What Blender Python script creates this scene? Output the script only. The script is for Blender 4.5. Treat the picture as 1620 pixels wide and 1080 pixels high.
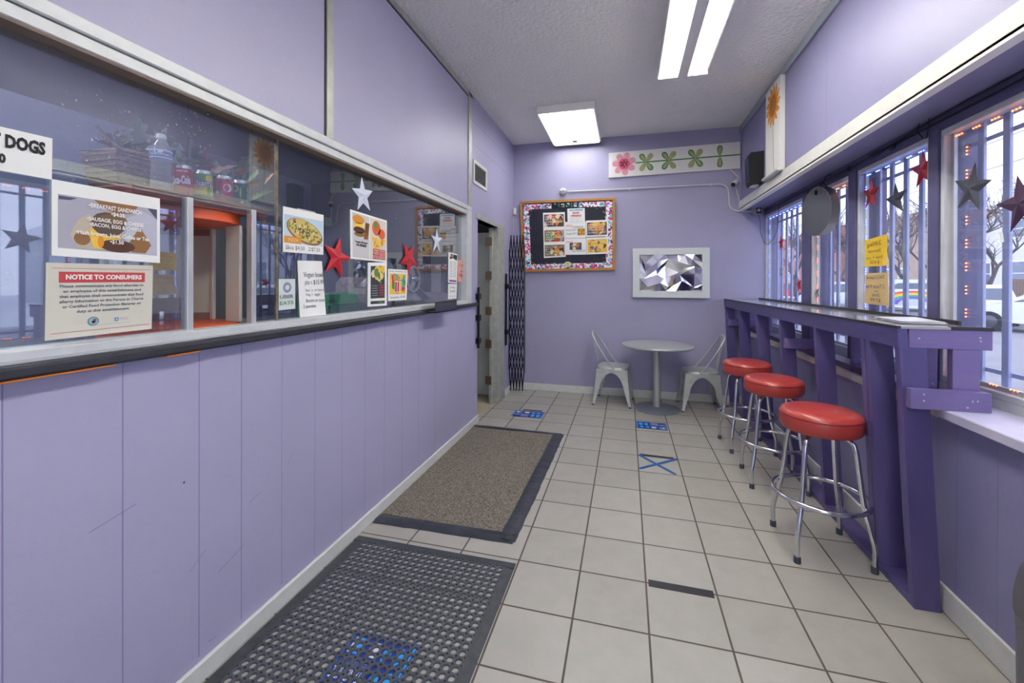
import bpy, math, random
import numpy as np
from mathutils import Vector, Matrix
random.seed(7)
for o in list(bpy.data.objects): bpy.data.objects.remove(o)
SC = bpy.context.scene
COL = SC.collection
PI = math.pi

# ------------------------------------------------------------------ camera
CAM = Vector((-0.097408, -2.191328, 1.469856))
YAW, PITCH, ROLL = 0.2616, -0.0032, 0.0030
FPX, CX, CY = 676.39, 810.0, 448.25
def cam_axes():
    r = Vector((math.cos(YAW), math.sin(YAW), 0)); f = Vector((-math.sin(YAW), math.cos(YAW), 0)); u = Vector((0, 0, 1))
    f2 = math.cos(PITCH)*f + math.sin(PITCH)*u; u2 = -math.sin(PITCH)*f + math.cos(PITCH)*u
    r3 = math.cos(ROLL)*r + math.sin(ROLL)*u2; u3 = -math.sin(ROLL)*r + math.cos(ROLL)*u2
    return r3, u3, f2
RT, UPV, FW = cam_axes()
cd = bpy.data.cameras.new('camera'); cam = bpy.data.objects.new('camera', cd); COL.objects.link(cam)
cam.matrix_world = Matrix(((RT.x, UPV.x, -FW.x, CAM.x), (RT.y, UPV.y, -FW.y, CAM.y), (RT.z, UPV.z, -FW.z, CAM.z), (0, 0, 0, 1)))
cd.sensor_fit = 'HORIZONTAL'; cd.sensor_width = 36; cd.lens = FPX*36/1620
cd.shift_y = -(540-CY)/1620; cd.clip_start = 0.02; cd.clip_end = 400
SC.camera = cam
def at(px, py, ax, v):
    """the point of the plane ax = v seen at that spot of the 1620 x 1080 photograph"""
    i = 'xyz'.index(ax)
    d = RT*((px-CX)/FPX) - UPV*((py-CY)/FPX) + FW
    return CAM + d*((v-CAM[i])/d[i])

# ------------------------------------------------------------------ world, exposure
SC.view_settings.view_transform = 'Standard'; SC.view_settings.look = 'None'
SC.view_settings.exposure = 0.5; SC.view_settings.gamma = 1.0; SC.view_settings.use_curve_mapping = False
W = bpy.data.worlds.new('overcast sky'); SC.world = W; W.use_nodes = True
nt = W.node_tree; bg = nt.nodes['Background']
tc = nt.nodes.new('ShaderNodeTexCoord'); sx = nt.nodes.new('ShaderNodeSeparateXYZ'); cr = nt.nodes.new('ShaderNodeValToRGB')
nt.links.new(tc.outputs['Generated'], sx.inputs[0]); nt.links.new(sx.outputs['Z'], cr.inputs[0]); nt.links.new(cr.outputs[0], bg.inputs[0])
cr.color_ramp.elements[0].color = (0.78, 0.79, 0.86, 1); cr.color_ramp.elements[1].color = (0.86, 0.88, 1.0, 1)
bg.inputs[1].default_value = 3.0
TUBE_E, LENS_E = 22.0, 7.5

# ------------------------------------------------------------------ materials
def lin(c):
    return tuple(((v/255)/12.92 if v/255 <= .04045 else ((v/255+.055)/1.055)**2.4) for v in c)
MATS = {}
def P(name, rgb, rough=.5, metal=0, var=0, vscale=8, bump=0, bscale=60, bdist=.01, stretch=None, spec=None, emit=0, trans=0, coat=0, rgb2=None, alpha=1):
    if name in MATS: return MATS[name]
    m = bpy.data.materials.new(name); m.use_nodes = True; n = m.node_tree.nodes; L = m.node_tree.links
    b = n['Principled BSDF']; c = (*lin(rgb), 1)
    b.inputs['Base Color'].default_value = c; b.inputs['Roughness'].default_value = rough; b.inputs['Metallic'].default_value = metal
    if spec is not None: b.inputs['Specular IOR Level'].default_value = spec
    if coat: b.inputs['Coat Weight'].default_value = coat
    if trans: b.inputs['Transmission Weight'].default_value = trans
    if alpha < 1: b.inputs['Alpha'].default_value = alpha
    if emit:
        b.inputs['Emission Color'].default_value = c; b.inputs['Emission Strength'].default_value = emit
    co = None
    if var or bump:
        co = n.new('ShaderNodeTexCoord'); mp = n.new('ShaderNodeMapping'); L.new(co.outputs['Object'], mp.inputs[0])
        if stretch: mp.inputs['Scale'].default_value = stretch
    if var:
        t = n.new('ShaderNodeTexNoise'); t.inputs['Scale'].default_value = vscale; t.inputs['Detail'].default_value = 5
        L.new(mp.outputs[0], t.inputs['Vector'])
        r = n.new('ShaderNodeValToRGB'); L.new(t.outputs['Fac'], r.inputs[0])
        r.color_ramp.elements[0].position = .3; r.color_ramp.elements[1].position = .7
        if rgb2: a, z = (*lin(rgb2), 1), c
        else:
            a = tuple(min(1, x*(1-var)) for x in c[:3])+(1,); z = tuple(min(1, x*(1+var)) for x in c[:3])+(1,)
        r.color_ramp.elements[0].color = a; r.color_ramp.elements[1].color = z
        L.new(r.outputs[0], b.inputs['Base Color'])
    if bump:
        t = n.new('ShaderNodeTexNoise'); t.inputs['Scale'].default_value = bscale; t.inputs['Detail'].default_value = 4
        L.new(mp.outputs[0], t.inputs['Vector']); bu = n.new('ShaderNodeBump'); bu.inputs['Strength'].default_value = bump; bu.inputs['Distance'].default_value = bdist
        L.new(t.outputs['Fac'], bu.inputs['Height']); L.new(bu.outputs[0], b.inputs['Normal'])
    MATS[name] = m; return m

def glass_mat(name, tint, k, haze=0.0, hazecol=(235, 238, 245), scuff=0.0):
    """thin pane: see-through, mirror by Fresnel, and a film of dirt and pale veil"""
    if name in MATS: return MATS[name]
    m = bpy.data.materials.new(name); m.use_nodes = True; n = m.node_tree.nodes; L = m.node_tree.links
    n.remove(n['Principled BSDF']); out = n['Material Output']
    tr = n.new('ShaderNodeBsdfTransparent'); tr.inputs[0].default_value = (*lin(tint), 1)
    gl = n.new('ShaderNodeBsdfGlossy'); gl.inputs['Roughness'].default_value = 0.0
    fr = n.new('ShaderNodeFresnel'); fr.inputs[0].default_value = 1.5
    ge = n.new('ShaderNodeNewGeometry'); mi = n.new('ShaderNodeMapRange'); mi.inputs['To Min'].default_value = 1.5; mi.inputs['To Max'].default_value = 1/1.5
    L.new(ge.outputs['Backfacing'], mi.inputs['Value']); L.new(mi.outputs[0], fr.inputs[0])
    mu = n.new('ShaderNodeMath'); mu.operation = 'MULTIPLY_ADD'; mu.use_clamp = True; mu.inputs[1].default_value = k[0]; mu.inputs[2].default_value = k[1]
    L.new(fr.outputs[0], mu.inputs[0])
    mx = n.new('ShaderNodeMixShader'); L.new(mu.outputs[0], mx.inputs[0]); L.new(tr.outputs[0], mx.inputs[1]); L.new(gl.outputs[0], mx.inputs[2])
    last = mx
    if haze or scuff:
        df = n.new('ShaderNodeBsdfDiffuse'); df.inputs[0].default_value = (*lin(hazecol), 1)
        tc = n.new('ShaderNodeTexCoord')
        t1 = n.new('ShaderNodeTexNoise'); t1.inputs['Scale'].default_value = 3; t1.inputs['Detail'].default_value = 6; t1.inputs['Distortion'].default_value = 1.2
        L.new(tc.outputs['Object'], t1.inputs['Vector'])
        a = n.new('ShaderNodeMapRange'); a.inputs['From Min'].default_value = .35; a.inputs['From Max'].default_value = .75
        a.inputs['To Min'].default_value = haze*.4; a.inputs['To Max'].default_value = haze*1.6; L.new(t1.outputs['Fac'], a.inputs['Value'])
        mm = n.new('ShaderNodeMixShader'); L.new(a.outputs[0], mm.inputs[0]); L.new(mx.outputs[0], mm.inputs[1]); L.new(df.outputs[0], mm.inputs[2]); last = mm
        if scuff:
            t2 = n.new('ShaderNodeTexNoise'); t2.inputs['Scale'].default_value = 90; t2.inputs['Detail'].default_value = 2; L.new(tc.outputs['Object'], t2.inputs['Vector'])
            t3 = n.new('ShaderNodeTexNoise'); t3.inputs['Scale'].default_value = 2.3; L.new(tc.outputs['Object'], t3.inputs['Vector'])
            r2 = n.new('ShaderNodeMapRange'); r2.inputs['From Min'].default_value = .66; r2.inputs['From Max'].default_value = .74; L.new(t2.outputs['Fac'], r2.inputs['Value'])
            r3 = n.new('ShaderNodeMapRange'); r3.inputs['From Min'].default_value = .5; r3.inputs['From Max'].default_value = .62; L.new(t3.outputs['Fac'], r3.inputs['Value'])
            m3 = n.new('ShaderNodeMath'); m3.operation = 'MULTIPLY'; L.new(r2.outputs[0], m3.inputs[0]); L.new(r3.outputs[0], m3.inputs[1])
            m4 = n.new('ShaderNodeMath'); m4.operation = 'MULTIPLY'; m4.inputs[1].default_value = scuff; L.new(m3.outputs[0], m4.inputs[0])
            m5 = n.new('ShaderNodeMixShader'); L.new(m4.outputs[0], m5.inputs[0]); L.new(last.outputs[0], m5.inputs[1]); L.new(df.outputs[0], m5.inputs[2]); last = m5
    L.new(last.outputs[0], out.inputs[0]); MATS[name] = m; return m

# ------------------------------------------------------------------ mesh builder
class MB:
    def __init__(s): s.v = []; s.f = []; s.mi = []; s.mats = []; s.sm = []
    def m(s, mat):
        if mat not in s.mats: s.mats.append(mat)
        return s.mats.index(mat)
    def add(s, vs, fs, mat, smooth=False):
        k = len(s.v); s.v += [tuple(v) for v in vs]; i = s.m(mat)
        for f in fs: s.f.append([k+j for j in f]); s.mi.append(i); s.sm.append(smooth)
        return s
    def hexa(s, p, mat):     # p: 4 bottom then 4 top, ccw
        return s.add(p, [(3,2,1,0),(4,5,6,7),(0,1,5,4),(1,2,6,5),(2,3,7,6),(3,0,4,7)], mat)
    def box(s, x0, x1, y0, y1, z0, z1, mat, b=0):
        if x0 > x1: x0, x1 = x1, x0
        if y0 > y1: y0, y1 = y1, y0
        if z0 > z1: z0, z1 = z1, z0
        if not b: return s.hexa([(x0,y0,z0),(x1,y0,z0),(x1,y1,z0),(x0,y1,z0),(x0,y0,z1),(x1,y0,z1),(x1,y1,z1),(x0,y1,z1)], mat)
        b = min(b, (x1-x0)*.45, (y1-y0)*.45, (z1-z0)*.45)
        # chamfered box
        V = []; idx = {}
        for i, X in enumerate(((x0, x0+b), (x1, x1-b))):
            for j, Y in enumerate(((y0, y0+b), (y1, y1-b))):
                for k, Z in enumerate(((z0, z0+b), (z1, z1-b))):
                    idx[i,j,k,'x'] = len(V); V.append((X[0], Y[1], Z[1]))
                    idx[i,j,k,'y'] = len(V); V.append((X[1], Y[0], Z[1]))
                    idx[i,j,k,'z'] = len(V); V.append((X[1], Y[1], Z[0]))
        F = []
        g = lambda i,j,k,a: idx[i,j,k,a]
        F.append([g(0,0,0,'x'),g(0,0,1,'x'),g(0,1,1,'x'),g(0,1,0,'x')]); F.append([g(1,0,0,'x'),g(1,1,0,'x'),g(1,1,1,'x'),g(1,0,1,'x')])
        F.append([g(0,0,0,'y'),g(1,0,0,'y'),g(1,0,1,'y'),g(0,0,1,'y')]); F.append([g(0,1,0,'y'),g(0,1,1,'y'),g(1,1,1,'y'),g(1,1,0,'y')])
        F.append([g(0,0,0,'z'),g(0,1,0,'z'),g(1,1,0,'z'),g(1,0,0,'z')]); F.append([g(0,0,1,'z'),g(1,0,1,'z'),g(1,1,1,'z'),g(0,1,1,'z')])
        for a in (0,1):
            for c in (0,1):
                F.append([g(a,c,0,'x'),g(a,c,1,'x'),g(a,c,1,'y'),g(a,c,0,'y')])
                F.append([g(a,0,c,'x'),g(a,1,c,'x'),g(a,1,c,'z'),g(a,0,c,'z')])
                F.append([g(0,a,c,'y'),g(1,a,c,'y'),g(1,a,c,'z'),g(0,a,c,'z')])
                for d in (0,1): F.append([g(a,c,d,'x'),g(a,c,d,'y'),g(a,c,d,'z')])
        return s.add(V, F, mat)
    def tube(s, pts, r, mat, seg=10, closed=False, caps=True):
        pts = [Vector(p) for p in pts]; n = len(pts); rr = r if isinstance(r, (list, tuple)) else [r]*n
        V = []; F = []; prev = None
        for i, p in enumerate(pts):
            if closed: t = (pts[(i+1) % n]-pts[i-1])
            else: t = pts[min(i+1, n-1)]-pts[max(i-1, 0)]
            t = t.normalized() if t.length > 1e-9 else Vector((0, 0, 1))
            if prev is None:
                a = Vector((0, 0, 1)) if abs(t.z) < .9 else Vector((1, 0, 0)); u = t.cross(a).normalized()
            else:
                u = prev - t*prev.dot(t); u = u.normalized() if u.length > 1e-6 else t.orthogonal().normalized()
            prev = u; w = t.cross(u)
            for k in range(seg):
                an = 2*PI*k/seg; V.append(p + (u*math.cos(an)+w*math.sin(an))*rr[i])
        for i in range(n if closed else n-1):
            j = (i+1) % n
            for k in range(seg):
                l = (k+1) % seg; F.append((i*seg+k, i*seg+l, j*seg+l, j*seg+k))
        if not closed and caps: F.append(list(range(seg))[::-1]); F.append([(n-1)*seg+k for k in range(seg)])
        return s.add(V, F, mat, True)
    def lathe(s, prof, mat, c=(0,0,0), seg=32, smooth=True, axis='z', cap=True):
        V = []; F = []; c = Vector(c)
        for r, z in prof:
            for k in range(seg):
                a = 2*PI*k/seg; p = (r*math.cos(a), r*math.sin(a), z)
                if axis == 'x': p = (z, r*math.cos(a), r*math.sin(a))
                if axis == 'y': p = (r*math.cos(a), z, r*math.sin(a))
                V.append(c+Vector(p))
        for i in range(len(prof)-1):
            for k in range(seg):
                l = (k+1) % seg; F.append((i*seg+k, i*seg+l, (i+1)*seg+l, (i+1)*seg+k))
        if cap:
            if prof[0][0] > 1e-5: F.append(list(range(seg))[::-1])
            if prof[-1][0] > 1e-5: F.append([(len(prof)-1)*seg+k for k in range(seg)])
        return s.add(V, F, mat, smooth)
    def prism(s, pts, d, mat, smooth=False):   # pts: 3D polygon, d: extrusion vector
        n = len(pts); d = Vector(d); V = [Vector(p) for p in pts]; V += [p+d for p in V[:n]]
        F = [list(range(n))[::-1], [n+i for i in range(n)]] + [(i, (i+1) % n, n+(i+1) % n, n+i) for i in range(n)]
        return s.add(V, F, mat, smooth)
    def ball(s, c, r, mat, seg=16, ring=10, sc=(1,1,1)):
        V = []; F = []; c = Vector(c)
        for i in range(ring+1):
            t = PI*i/ring
            for k in range(seg):
                a = 2*PI*k/seg; V.append(c+Vector((r*sc[0]*math.sin(t)*math.cos(a), r*sc[1]*math.sin(t)*math.sin(a), r*sc[2]*math.cos(t))))
        for i in range(ring):
            for k in range(seg):
                l = (k+1) % seg; F.append((i*seg+k, (i+1)*seg+k, (i+1)*seg+l, i*seg+l))
        return s.add(V, F, mat, True)
    def build(s, name, parent=None, org=None, **tags):
        V = [Vector(v) for v in s.v]
        if parent is not None: o0 = Vector(parent['_o']) if '_o' in parent else Vector((0, 0, 0))
        elif org is not None: o0 = Vector(org)
        else:
            a = np.array([tuple(v) for v in V]); lo, hi = a.min(0), a.max(0); o0 = Vector(((lo[0]+hi[0])/2, (lo[1]+hi[1])/2, lo[2]))
        me = bpy.data.meshes.new(name); me.from_pydata([v-o0 for v in V], [], s.f)
        for m in s.mats: me.materials.append(m)
        me.polygons.foreach_set('material_index', s.mi); me.polygons.foreach_set('use_smooth', s.sm); me.validate(); me.update()
        if any(s.sm):
            try: me.set_sharp_from_angle(angle=math.radians(40))
            except Exception: pass
        o = bpy.data.objects.new(name, me); COL.objects.link(o)
        if parent is not None:
            o.parent = parent
            o['_o'] = tuple(o0)
        else: o.location = o0; o['_o'] = tuple(o0)
        for k, v in tags.items(): o[k] = v
        return o
def empty(name, loc, label=None, category=None, group=None, kind=None):
    o = bpy.data.objects.new(name, None); COL.objects.link(o); o.location = loc; o['_o'] = tuple(loc); o.empty_display_size = .1
    if label: o['label'] = label
    if category: o['category'] = category
    if group: o['group'] = group
    if kind: o['kind'] = kind
    return o
def one(mb, name, label, category, group=None, org=None):
    o = mb.build(name, org=org); o['label'] = label; o['category'] = category
    if group: o['group'] = group
    return o
def struct(mb, name, org=None):
    o = mb.build(name, org=org); o['kind'] = 'structure'; return o
def copy_tree(o, loc=None, rz=None, label=None, parent=None):
    c = o.copy(); COL.objects.link(c)
    if parent is not None: c.parent = parent
    if loc is not None: c.location = loc
    if rz is not None: c.rotation_euler = (0, 0, rz)
    if label: c['label'] = label
    for ch in list(o.children): copy_tree(ch, parent=c)
    return c

# ------------------------------------------------------------------ lettering and flat prints
TXT = {}
def textmesh(st, bold=0.0):
    if (st, bold) in TXT: return TXT[st, bold]
    cu = bpy.data.curves.new('t', 'FONT'); cu.body = st; cu.resolution_u = 2; cu.offset = bold; cu.fill_mode = 'FRONT'; cu.dimensions = '2D'
    ob = bpy.data.objects.new('t', cu); COL.objects.link(ob)
    dg = bpy.context.evaluated_depsgraph_get(); dg.update(); me = ob.evaluated_get(dg).to_mesh()
    V = [tuple(v.co) for v in me.vertices]; F = [tuple(p.vertices) for p in me.polygons]
    bpy.data.objects.remove(ob); bpy.data.curves.remove(cu)
    a = np.array(V) if V else np.zeros((1, 3)); lo, hi = a.min(0), a.max(0); s = np.maximum(hi-lo, 1e-6)
    V = [((v[0]-lo[0])/s[0], (v[1]-lo[1])/s[1]) for v in V]; TXT[st, bold] = (V, F, s[0]/s[1]); return TXT[st, bold]
class Flat:
    """a sheet with four corners (tl, tr, br, bl) in space, drawn on in 0..1 coordinates"""
    def __init__(s, tl, tr, br, bl, mat, thick=.0012, nrm=None, wave=0):
        s.c = [Vector(p) for p in (tl, tr, br, bl)]; s.mb = MB(); s.lay = 0; s.wave = wave
        u = s.c[1]-s.c[0]; v = s.c[0]-s.c[3]; s.n = u.cross(v).normalized()
        if nrm is not None and s.n.dot(Vector(nrm)) < 0: s.n = -s.n
        s.w = u.length; s.h = v.length; s.base = mat
        N = 10 if wave else 1
        for i in range(N):
            q = [s.p(i/N, 0), s.p((i+1)/N, 0), s.p((i+1)/N, 1), s.p(i/N, 1)]
            s.mb.prism([a-s.n*thick for a in q], s.n*thick, mat)
    def p(s, u, v, k=0):
        a = s.c[0].lerp(s.c[1], u); b = s.c[3].lerp(s.c[2], u)
        return b.lerp(a, v) + s.n*(k*.0005) + s.n*(s.wave*(math.sin(u*7+v*3)+1)*.5 if s.wave else 0)
    def poly(s, pts, mat, k=1): s.mb.add([s.p(a, b, k) for a, b in pts], [list(range(len(pts)))], mat); return s
    def rect(s, a, b, c, d, mat, k=1):
        N = 8 if s.wave else 1
        for i in range(N):
            x0 = a+(c-a)*i/N; x1 = a+(c-a)*(i+1)/N; s.poly([(x0, b), (x1, b), (x1, d), (x0, d)], mat, k)
        return s
    def ell(s, x, y, rx, ry, mat, k=1, n=14, rot=0, clip=(0, 0, 1, 1)):
        ar = s.w/s.h; P_ = []
        for i in range(n):
            t = 2*PI*i/n; dx, dy = rx*math.cos(t), ry*math.sin(t)/ar*ar
            X = dx*math.cos(rot)-dy/ar*math.sin(rot); Y = dx*ar*math.sin(rot)+dy*math.cos(rot)
            P_.append((min(max(x+X, clip[0]), clip[2]), min(max(y+Y, clip[1]), clip[3])))
        return s.poly(P_, mat, k)
    def text(s, st, x0, y0, x1, y1, mat, k=3, bold=0.0, mirror=False):
        V, F, _ = textmesh(st, bold)
        if mirror: V = [(1-a, b) for a, b in V]
        s.mb.add([s.p(x0+(x1-x0)*a, y0+(y1-y0)*b, k) for a, b in V], F, mat); return s
    def food(s, x0, y0, x1, y1, cols, n=26, k=1, seed=1, size=.16):
        rnd = random.Random(seed)
        s.rect(x0, y0, x1, y1, cols[0], k); w, h = x1-x0, y1-y0
        for i in range(n):
            s.ell(x0+w*rnd.uniform(.12, .88), y0+h*rnd.uniform(.15, .85), w*size*rnd.uniform(.4, 1.1), h*size*rnd.uniform(.4, 1.3), cols[1+rnd.randrange(len(cols)-1)], k+.05*(i+1), 10, rnd.uniform(0, 3), (x0, y0, x1, y1))
        return s
def sheet_px(pl, v, tl, tr, br, bl, mat, nrm, **kw):
    return Flat(at(*tl, pl, v), at(*tr, pl, v), at(*br, pl, v), at(*bl, pl, v), mat, nrm=nrm, **kw)
# ================================================================== materials used by the room
LAV = P('lavender paint', (164, 161, 192), .42, var=.04, vscale=1.5, bump=.12, bscale=35)
LAVD = P('lavender paint back', (163, 160, 191), .5, var=.05, vscale=1.3, bump=.15, bscale=30)
LAVW = P('lavender paint shaded side', (133, 131, 169), .42, var=.06, vscale=1.3, bump=.12, bscale=30)  # same lavender, darkened to hold the shade of the window side
SEAM = P('panel seam', (128, 124, 164), .7)
WHITE = P('white trim paint', (208, 209, 206), .45, var=.05, vscale=12)
ALU = P('brushed aluminium', (200, 202, 204), .38, .55, var=.06, vscale=9)
ALUP = P('painted aluminium', (200, 203, 206), .4, .1, var=.06, vscale=14)
CEIL = P('textured ceiling', (244, 244, 242), .9, bump=1.0, bscale=34, bdist=.03)
BLK = P('black plastic', (22, 22, 25), .45)
BLKM = P('black metal', (24, 24, 30), .35, .6)
LEDGE = P('worn black ledge', (44, 46, 54), .5, var=.25, vscale=14, bump=.2, bscale=50)
PURF = P('purple window frame paint', (86, 83, 122), .45, var=.08, vscale=10)
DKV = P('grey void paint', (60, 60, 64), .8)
VINYL = P('beige vinyl', (176, 164, 140), .5, var=.12, vscale=14)
PAPER = P('white paper', (236, 236, 234), .8)
BLUEL = P('blue led', (90, 120, 255), emit=9)
ORL = P('orange led', (255, 110, 50), emit=7)

def floor_mat():
    m = bpy.data.materials.new('ceramic floor tiles'); m.use_nodes = True; n = m.node_tree.nodes; L = m.node_tree.links; b = n['Principled BSDF']
    tc = n.new('ShaderNodeTexCoord'); sp = n.new('ShaderNodeSeparateXYZ'); L.new(tc.outputs['Object'], sp.inputs[0])
    def mth(op, a, bb=None, c=None):
        x = n.new('ShaderNodeMath'); x.operation = op
        for i, q in enumerate((a, bb, c)):
            if q is None: continue
            if isinstance(q, (int, float)): x.inputs[i].default_value = q
            else: L.new(q, x.inputs[i])
        return x.outputs[0]
    # slight wobble of the grout lines
    ds = []; ids = []
    for ax in 'XY':
        q = mth('DIVIDE', sp.outputs[ax], .32); fl = mth('ROUND', q); ids.append(mth('FLOOR', q)); d = mth('ABSOLUTE', mth('SUBTRACT', q, fl)); ds.append(d)
    dmin = mth('MINIMUM', ds[0], ds[1])
    mask = n.new('ShaderNodeMapRange'); mask.inputs['From Min'].default_value = .0105; mask.inputs['From Max'].default_value = .0155; L.new(dmin, mask.inputs['Value'])
    cb = n.new('ShaderNodeCombineXYZ'); L.new(ids[0], cb.inputs[0]); L.new(ids[1], cb.inputs[1])
    wn = n.new('ShaderNodeTexWhiteNoise'); wn.noise_dimensions = '3D'; L.new(cb.outputs[0], wn.inputs['Vector'])
    no = n.new('ShaderNodeTexNoise'); no.inputs['Scale'].default_value = 7; no.inputs['Detail'].default_value = 8; no.inputs['Roughness'].default_value = .65; L.new(tc.outputs['Object'], no.inputs['Vector'])
    f = mth('MULTIPLY_ADD', wn.outputs['Value'], .35, mth('MULTIPLY', no.outputs['Fac'], .9))
    r = n.new('ShaderNodeValToRGB'); L.new(f, r.inputs[0]); r.color_ramp.elements[0].position = .25; r.color_ramp.elements[1].position = .85
    r.color_ramp.elements[0].color = (*lin((156, 153, 146)), 1); r.color_ramp.elements[1].color = (*lin((174, 171, 165)), 1)
    g = n.new('ShaderNodeTexNoise'); g.inputs['Scale'].default_value = 3; L.new(tc.outputs['Object'], g.inputs['Vector'])
    gr = n.new('ShaderNodeValToRGB'); L.new(g.outputs['Fac'], gr.inputs[0]); gr.color_ramp.elements[0].color = (*lin((70, 62, 54)), 1); gr.color_ramp.elements[1].color = (*lin((104, 96, 88)), 1)
    mx = n.new('ShaderNodeMixRGB'); L.new(mask.outputs[0], mx.inputs[0]); L.new(gr.outputs[0], mx.inputs[1]); L.new(r.outputs[0], mx.inputs[2])
    L.new(mx.outputs[0], b.inputs['Base Color'])
    ro = n.new('ShaderNodeMapRange'); ro.inputs['To Min'].default_value = .9; ro.inputs['To Max'].default_value = .38; L.new(mask.outputs[0], ro.inputs['Value']); L.new(ro.outputs[0], b.inputs['Roughness'])
    bu = n.new('ShaderNodeBump'); bu.inputs['Strength'].default_value = .5; bu.inputs['Distance'].default_value = .003; L.new(mask.outputs[0], bu.inputs['Height']); L.new(bu.outputs[0], b.inputs['Normal'])
    return m
TILE = floor_mat()

# ================================================================== room shell
H = 3.36; XL = -1.61; XR = 1.235; YB = 3.52; YF = -4.0; XLOW = 1.29; XW = 1.50; XO = 1.68
def LW(px, py): return at(px, py, 'x', XL)
yE = LW(755, 600).y                       # where the counter partition stops at the doorway
zL0, zL1 = 1.222, 1.256                   # black ledge
zF1 = LW(400, 159).z if False else 2.222  # top of the service window frame
WY0, WY1 = -2.7, LW(745, 300).y
DY1 = LW(797, 400).y                      # far side of the door frame
DZ = 2.13
m = MB(); m.box(-1.655, 1.50, YF, YB, -.12, 0, TILE); struct(m, 'floor', org=(0, 0, 0))
m = MB(); m.box(-4.6, -1.655, YF, YB+1.5, -.12, -.001, VINYL); struct(m, 'floor', org=(0, 0, 0))
m = MB(); m.box(XL, XR, YF, YB, H, H+.15, CEIL); struct(m, 'ceiling')
m = MB()
m.box(XL-.11, XL, YF, yE, 0, zL0, LAV); m.box(XL-.11, XL, YF, yE, zF1, H, LAV); m.box(XL-.11, XL, YF, WY0, zL0, zF1, LAV); m.box(XL-.11, XL, WY1, yE, zL0, zF1, LAV)
m.box(XL-.11, XL, yE, DY1, DZ, H, LAV); m.box(XL-.11, XL, DY1, YB, 0, H, LAV)
for px in (3.5, 194, 315, 382, 446, 498, 541, 577, 608, 636, 662, 688):
    y = LW(px, 620).y; w = .0016 if px < 400 else .001
    m.box(XL, XL+.0004, y-w, y+w, .09, zL0, SEAM)
for (a, b, c, d) in ((746, 188, 780, 218), (748, 226, 781, 250)):   # faint horizontal joints of the boards over the door
    p, q = LW(a, b), LW(c, d); m.box(XL, XL+.0004, p.y, 3.4, p.z-.0015, p.z+.0015, SEAM)
SCR = P('scuff mark', (120, 116, 156), .7)
for (a, b, c, d) in ((140, 843, 215, 797), (395, 795, 412, 778), (300, 905, 326, 868), (345, 905, 385, 862), (330, 1015, 341, 1006), (455, 735, 463, 718)):
    p, q = LW(a, b), LW(c, d); m.add([(XL+.0005, p.y, p.z-.001), (XL+.0005, q.y, q.z-.001), (XL+.0005, q.y, q.z+.001), (XL+.0005, p.y, p.z+.001)], [(0, 1, 2, 3)], SCR)
p = LW(291, 763); m.lathe([(0, XL+.0006), (.004, XL+.0006)], P('dark speck', (40, 38, 50)), c=(0, p.y, p.z), seg=8, axis='x', cap=False)
struct(m, 'wall_left')
m = MB(); m.box(XL-.11, XO, YB, YB+.12, 0, H, LAVD); struct(m, 'wall_back')
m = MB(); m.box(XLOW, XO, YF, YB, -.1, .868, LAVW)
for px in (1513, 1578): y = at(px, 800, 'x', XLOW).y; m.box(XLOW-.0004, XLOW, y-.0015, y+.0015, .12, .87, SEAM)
struct(m, 'wall_right')
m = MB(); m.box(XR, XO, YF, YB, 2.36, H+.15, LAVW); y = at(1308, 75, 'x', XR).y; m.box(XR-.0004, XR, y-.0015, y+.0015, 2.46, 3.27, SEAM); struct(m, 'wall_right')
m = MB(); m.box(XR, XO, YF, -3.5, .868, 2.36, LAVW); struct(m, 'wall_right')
m = MB()
m.box(-4.6, -.55, YF-.12, YF, 0, H, LAVD); m.box(.75, XO, YF-.12, YF, 0, H, LAVD); m.box(-.55, .75, YF-.12, YF, 2.3, H, LAVD); struct(m, 'wall_front')
# unseen glazed door, added to let fill daylight in from behind
d = empty('added_door', (.1, YF-.05, 0), kind='structure')
m = MB()
for a in ((-.55, -.46, 0, 2.3), (.66, .75, 0, 2.3), (-.46, .66, 0, .22), (-.46, .66, 2.18, 2.3), (-.46, .66, .98, 1.06)): m.box(a[0], a[1], YF-.08, YF-.03, a[2], a[3], ALU, .004)
m.build('door_frame', d)
m = MB(); m.box(-.46, .66, YF-.058, YF-.052, .22, 2.18, glass_mat('door glass', (240, 246, 248), (1, 0))); m.build('glass', d)

# kitchen behind the service window, corridor behind the door
KW = P('kitchen wall', (140, 150, 186), .6, var=.1, vscale=2); KC = P('kitchen ceiling', (120, 122, 130), .9)
m = MB(); m.box(-4.7, -4.6, YF, YB+1.5, 0, 2.9, KW); struct(m, 'wall_kitchen')
m = MB(); m.box(-4.6, XL-.11, YF, YB+1.5, 2.9, 3.0, KC); struct(m, 'ceiling')
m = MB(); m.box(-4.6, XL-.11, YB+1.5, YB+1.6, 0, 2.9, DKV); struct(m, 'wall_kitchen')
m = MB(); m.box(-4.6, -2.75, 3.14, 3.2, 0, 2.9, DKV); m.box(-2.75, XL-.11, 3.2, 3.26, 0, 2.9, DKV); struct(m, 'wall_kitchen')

# baseboards
def baseboard(name, boxes):
    m = MB()
    for b in boxes: m.box(*b, WHITE, .004)
    struct(m, name)
baseboard('baseboard_left', [(XL, XL+.018, YF, yE+.006, 0, .075), (XL, XL+.018, DY1+.04, YB-.014, 0, .09)])
baseboard('baseboard_back', [(XL, 1.25, YB-.014, YB, 0, .095)])
baseboard('baseboard_right', [(XLOW-.015, XLOW, YF, YB-.014, 0, .12)])

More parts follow.
